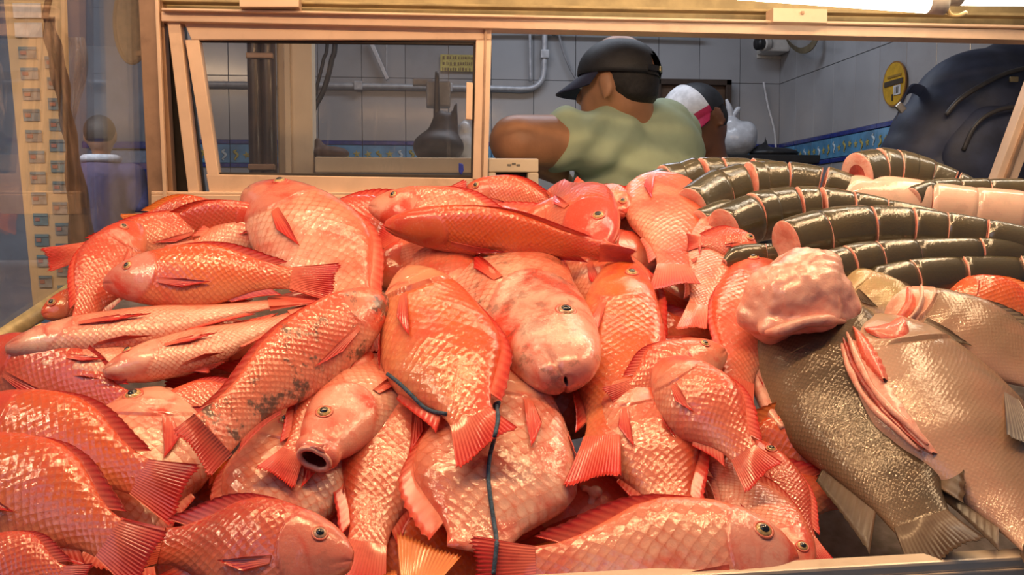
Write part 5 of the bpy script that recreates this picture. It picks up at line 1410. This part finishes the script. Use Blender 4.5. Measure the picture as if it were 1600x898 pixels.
# --- sliced fish
def sliced(label, pts, H, cuts, skin='olive', lift=0.0, headcut=True, taper=.42, wr=.80, gap=.0022, tilt=8, seed=1, pale=False, roll=0, d0=0.0, d1=0.0, bulge=1.0, hollow=False):
    r = random.Random(seed)
    pts = [np.array(p, float) for p in pts]
    q3 = [P(p[0], p[1], D(p[1]) - lift + d0 + (d1 - d0) * i / 2) for i, p in enumerate(pts)]
    q3[1] = 2 * q3[1] - (q3[0] + q3[2]) / 2
    bz = lambda t: np.outer((1 - t) ** 2, q3[0]) + np.outer(2 * t * (1 - t), q3[1]) + np.outer(t ** 2, q3[2])
    tn = lambda t: np.outer(2 * (1 - t), q3[1] - q3[0]) + np.outer(2 * t, q3[2] - q3[1])
    L = np.linalg.norm(np.diff(bz(np.linspace(0, 1, 40)), axis=0), axis=1).sum()
    dm = D(pts[1][1]) - lift
    R = H * 1.10 * dm / FPX / 2
    org = bz(np.array([.5]))[0]
    root = thing('sliced_fish', label, 'fish', tuple(org), 'sliced grey fish piled on the right')
    cu = np.concatenate([[0], cuts, [1]])
    belly, flank, back = [np.array(x) for x in TINT['pale' if pale else 'olive']]
    if pale: belly, flank, back = np.array((.76, .52, .40)), np.array((.76, .52, .40)), np.array((.72, .46, .35))
    vv = vec_unit(CAM - org)
    nth = 32; th = np.linspace(0, 2 * math.pi, nth, endpoint=False)
    for k in range(len(cu) - 1):
        a, b = cu[k], cu[k + 1]; ga = gap / L * r.choice((.05, .3, .5, 1.3)) if k > 0 else 0; gb = gap / L * r.choice((.05, .3, .5, 1.3)) if k < len(cu) - 2 else 0
        a, b = a + ga, b - gb
        n = 9; t = np.linspace(a, b, n)
        c = bz(t); tg = tn(t); tg /= np.linalg.norm(tg, axis=1)[:, None]
        up = np.array([0, 0, 1.0])[None] * .92 + vv[None] * .25 * 0
        dv = up - tg * (tg @ up[0])[:, None]; dv /= np.linalg.norm(dv, axis=1)[:, None]
        lv = np.cross(tg, dv)
        rad = R * np.interp(t, [0, .25, .55, 1], [.92, 1.0, .88, taper])
        edge = 1 - .025 * np.exp(-np.minimum(t - a, b - t) * L / .003)
        if k == 0 and headcut == False: edge = edge * np.clip((t - a) * L / .03 + .35, .35, 1)
        rr_ = rad * edge
        V = (c[:, None, :] + (rr_[:, None] * wr * np.cos(th)[None, :])[..., None] * lv[:, None, :] + (rr_[:, None] * np.sin(th)[None, :] * np.where(np.sin(th) < 0, bulge, 1.0)[None, :])[..., None] * dv[:, None, :])
        # tip each slice a little about its foot so that the cut opens at the top
        ang = math.radians(r.uniform(-tilt, tilt) * .6); yaw = math.radians(r.uniform(-tilt, tilt))
        foot = c[n // 2] - dv[n // 2] * rad[n // 2]
        Rm = Matrix.Rotation(ang, 3, Vector(lv[n // 2])) @ Matrix.Rotation(yaw * .6, 3, Vector(dv[n // 2]))
        V = (V.reshape(-1, 3) - foot) @ np.array(Rm).T + foot
        idx = np.arange(n * nth).reshape(n, nth); F = []; mats = []
        for i in range(n - 1):
            for j in range(nth):
                F.append((idx[i, j], idx[i, (j + 1) % nth], idx[i + 1, (j + 1) % nth], idx[i + 1, j])); mats.append(0)
        up_ = np.broadcast_to((np.sin(th)[None, :] + 1) / 2, (n, nth))
        cb_ = np.where((up_ < .35)[..., None], belly + (flank - belly) * np.clip(up_ / .35, 0, 1)[..., None] ** 2, flank + (back - flank) * np.clip((up_ - .35) / .65, 0, 1)[..., None])
        colr = np.concatenate([cb_, np.ones((n, nth, 1))], -1).reshape(-1, 4)
        extra = []
        for e, sgn in ((0, -1), (n - 1, 1)):
            dark = hollow and e == 0 and k == 0
            base = len(V) + sum(len(x) for x in extra)
            cen = V[idx[e]].mean(0); tdir = np.array(Rm) @ tg[e]
            r1 = cen + (V[idx[e]] - cen) * .93 + tdir * sgn * .0012; r2 = cen + (V[idx[e]] - cen) * .5 + tdir * sgn * .001 ; r3 = cen + (V[idx[e]] - cen) * .16 - tdir * sgn * .004
            extra.append(r1); extra.append(r2); extra.append(r3)
            for j in range(nth):
                j2 = (j + 1) % nth
                for ra, rb_, mt in ((idx[e], base + np.arange(nth), 1), (base + np.arange(nth), base + nth + np.arange(nth), 1), (base + nth + np.arange(nth), base + 2 * nth + np.arange(nth), 2 if dark else 1)):
                    q = (ra[j], ra[j2], rb_[j2], rb_[j]); F.append(q if sgn > 0 else q[::-1]); mats.append(mt)
            q = tuple(base + 2 * nth + np.arange(nth)); F.append(q if sgn > 0 else q[::-1]); mats.append(2 if dark else 1)
        V = np.vstack([V] + extra); ne = len(V) - n * nth
        colr = np.vstack([colr, np.tile([.8, .45, .35, 1], (ne, 1))])
        fd = np.tile([1.0, 0, .15, 1], (len(V), 1)); fu = V * 100
        cc_ = c[n // 2]
        me = fix_normals(mesh_from('fish_slice', V, F, loc=cc_, mats=mats, attrs={'col': ('FLOAT_COLOR', colr), 'fdat': ('FLOAT_COLOR', fd), 'fuv': ('FLOAT_VECTOR', fu)}))
        o = link('fish_slice', me, root, [M['skin_' + ('pale' if pale else skin)], M['flesh_pink'] if not pale else M['flesh_pale'], M['flesh_dark']])
        o.location = Vector(cc_ - org)
    return root
M['skin_pale'] = fish_skin('pale_belly_skin', (.6, .4, .3), (.84, .45, .36), 0.35, glint=.5, edge=0.0, coat=.7)
sliced('sliced dark fish at the back, leftmost of the sliced pile', ((1003, 304), (1090, 272), (1215, 262)), 52, [.22, .36, .52, .68, .84], lift=.0, seed=2, tilt=14, gap=.004, d0=.02, d1=.05)
sliced('sliced grey fish with wide open cut above the crest tilapia', ((1080, 322), (1200, 284), (1342, 298)), 66, [.22, .37, .46, .62, .80], lift=.035, seed=5, tilt=13, gap=.004, taper=.6)
sliced('thick sliced fish with round pale cut face at the top right', ((1338, 276), (1420, 274), (1530, 305)), 72, [.20, .36, .52, .68, .84], lift=.02, seed=4, tilt=7, taper=.45, d0=-.05, hollow=True)
sliced('thin sliced fish tail running off the right edge, topmost', ((1425, 312), (1510, 298), (1690, 308)), 40, [.25, .45, .62, .80], lift=.04, seed=6, tilt=5, taper=1.0)
sliced('short dark sliced fish under the wide cut one', ((1098, 352), (1170, 336), (1275, 332)), 54, [.35, .65], lift=.03, seed=7, tilt=6, taper=.8)
sliced('slanted sliced fish with pale open belly cut, left of the white slab', ((1132, 362), (1260, 326), (1462, 340)), 72, [.20, .31, .45, .56, .70, .84], lift=.075, seed=8, tilt=8, gap=.003, taper=.3)
sliced('wide white belly-up fish slab on the right', ((1310, 312), (1480, 326), (1700, 352)), 78, [.42, .60, .78], lift=.0, seed=9, tilt=2, gap=.002, pale=True, taper=1.0, headcut=False)
sliced('longest dark sliced fish with pink cut end, middle of the sliced pile', ((1228, 382), (1400, 360), (1650, 392)), 76, [.18, .40, .55, .67, .80], lift=.115, seed=10, tilt=4, gap=.002, taper=.62)
sliced('sliced fish in front of the longest one', ((1285, 428), (1430, 404), (1680, 402)), 64, [.17, .33, .50, .72], lift=.09, seed=12, tilt=4, gap=.002, taper=.75, headcut=False)
sliced('frontmost sliced fish with pale top, right edge', ((1355, 455), (1500, 432), (1690, 436)), 66, [.25, .5, .75], lift=.06, seed=13, tilt=3, gap=.002, taper=.9, headcut=False)
sliced('small grey fish tail piece beside the little red head', ((1132, 410), (1188, 398), (1268, 404)), 36, [.55], lift=.06, seed=14, tilt=3, gap=.001, taper=.8, headcut=False)

# --- tilapia buried in the gaps under the visible ones
BURIED = {0: 'tilapia half buried between the corner tail and the round pink belly',
        2: 'tilapia half buried between the large round fish and the orange tail fin',
        3: 'tilapia half buried between the yellow eyed fish and the large round fish',
        6: 'tilapia half buried between the round pink belly and the dull eyed head',
        9: 'tilapia half buried between the yellow eyed fish and the orange hanging fish',
        10: 'tilapia half buried between the big grey fish and the red sliver',
        16: 'tilapia half buried between the big grey fish and the red tailed fish',
        17: 'tilapia half buried between the round snout and the peeping eye',
        19: 'tilapia half buried between the large round fish and the orange hanging fish',
        20: 'tilapia half buried between the wet pink head and the orange hanging fish',
        22: 'tilapia half buried between the round snout and the pointed snout',
        26: 'tilapia half buried between the pale hanging fish and the ragged fin fish',
        32: 'tilapia half buried right beside the pale hanging fish',
        33: 'tilapia half buried between the round bodied fish and the pale hanging fish',
        36: 'tilapia half buried between the rosy tucked fish and the big scaly fish',
        37: 'tilapia half buried between the round bodied fish and the ragged fin fish',
        41: 'tilapia half buried between the big scaly fish and the torn gills fish',
        42: 'tilapia half buried between the long orange fish and the crest hump',
        43: 'tilapia half buried between the crimson head and the long orange fish'}   # those of which something shows
fr_ = random.Random(21); kk = -1
for (y0, xs_) in ((885, range(40, 1300, 210)), (790, range(20, 1300, 200)), (700, range(60, 1300, 190)), (620, range(40, 1250, 190)), (545, range(110, 1300, 180)), (470, range(150, 1300, 170)), (400, range(230, 1250, 160)), (345, range(330, 1150, 150))):
    for x in xs_:
        x += fr_.uniform(-30, 30); yj = y0 + fr_.uniform(-15, 15); a = fr_.uniform(-.5, .5) + (math.pi if fr_.random() < .5 else 0)
        sc_ = (200 if y0 > 600 else 160)
        dx, dy = math.cos(a) * sc_, math.sin(a) * sc_ * .6
        if x - abs(dx) < 30: dx *= .5
        if min(P(x - dx, yj, D(yj))[0], P(x + dx, yj, D(yj))[0]) < -.46: continue
        kk += 1; rl = fr_.uniform(-10, 25); tn = fr_.choice(('pink', 'red', 'pink', 'orange'))
        if kk not in BURIED: continue
        fish(BURIED[kk], (x - dx, yj - dy), (x + dx, yj + dy), sc_ * .62, 'u', rl, -.045, 0, tn, fins='dt', eyes=False, group='buried tilapia under the pile', facing=.35)

# --- blue cord lying on the fish
bpy.context.view_layer.update()
dg = bpy.context.evaluated_depsgraph_get()
def on_surface(px, py, off=.002):
    r_ = ray(px, py); r_ = r_ / np.linalg.norm(r_)
    hit, loc, nor, idx, ob, mw = scene.ray_cast(dg, Vector(CAM), Vector(r_))
    return np.array(loc) - r_ * off
M['cord'] = plain('blue_cord', (.045, .10, .17), .7, vary=.3, scale=300, bump=.6, bscale=900)
g = thing('blue_cord', 'dark blue cord tied round the centre fish and hanging down', 'cord', tuple(on_surface(775, 632)))
def clean(pts, off=.0025):
    q = [on_surface(x, y, off) for x, y in smooth_path(pts, len(pts) * 3)]
    ds = np.array([np.dot(p - CAM, FW) for p in q]); k = np.ones(5) / 5
    sm = np.convolve(np.pad(ds, 2, mode='edge'), k, 'valid'); ds2 = np.minimum(ds, sm)
    return [CAM + (p - CAM) * (b / a) for p, a, b in zip(q, ds, ds2)]
tube('cord_loop', clean([(605, 584), (622, 597), (642, 616), (660, 634), (678, 643), (697, 646)]), .0023, M['cord'], g, n=50, sides=8)
tube('cord_strand', clean([(776, 634), (778, 655), (772, 685), (765, 715), (763, 745), (766, 775), (771, 810), (776, 845), (774, 870), (771, 897)]), .0023, M['cord'], g, n=80, sides=8)
kc = on_surface(776, 633, .004)
blob('knot', [ellipsoid_vf(kc, (.0045, .004, .0045), None, 12, 8), ellipsoid_vf(kc + [.002, -.001, .003], (.003, .003, .003), None, 12, 8)], M['cord'], g, .0012, 2)
# scraps of pale fat by the round fish
sc0 = on_surface(930, 768, .004)
g = thing('fat_scrap', 'small pale scrap of fish fat beside the large round tilapia', 'fish scrap', tuple(sc0))
blob('fat_lump', [ellipsoid_vf(sc0, (.009, .007, .007), None, 14, 9), ellipsoid_vf(sc0 + [-.005, -.001, -.012], (.006, .006, .005), None, 14, 9), ellipsoid_vf(sc0 + [-.012, .002, .004], (.005, .005, .004), None, 14, 9)], M['flesh_pale'], g, .0022, 2)
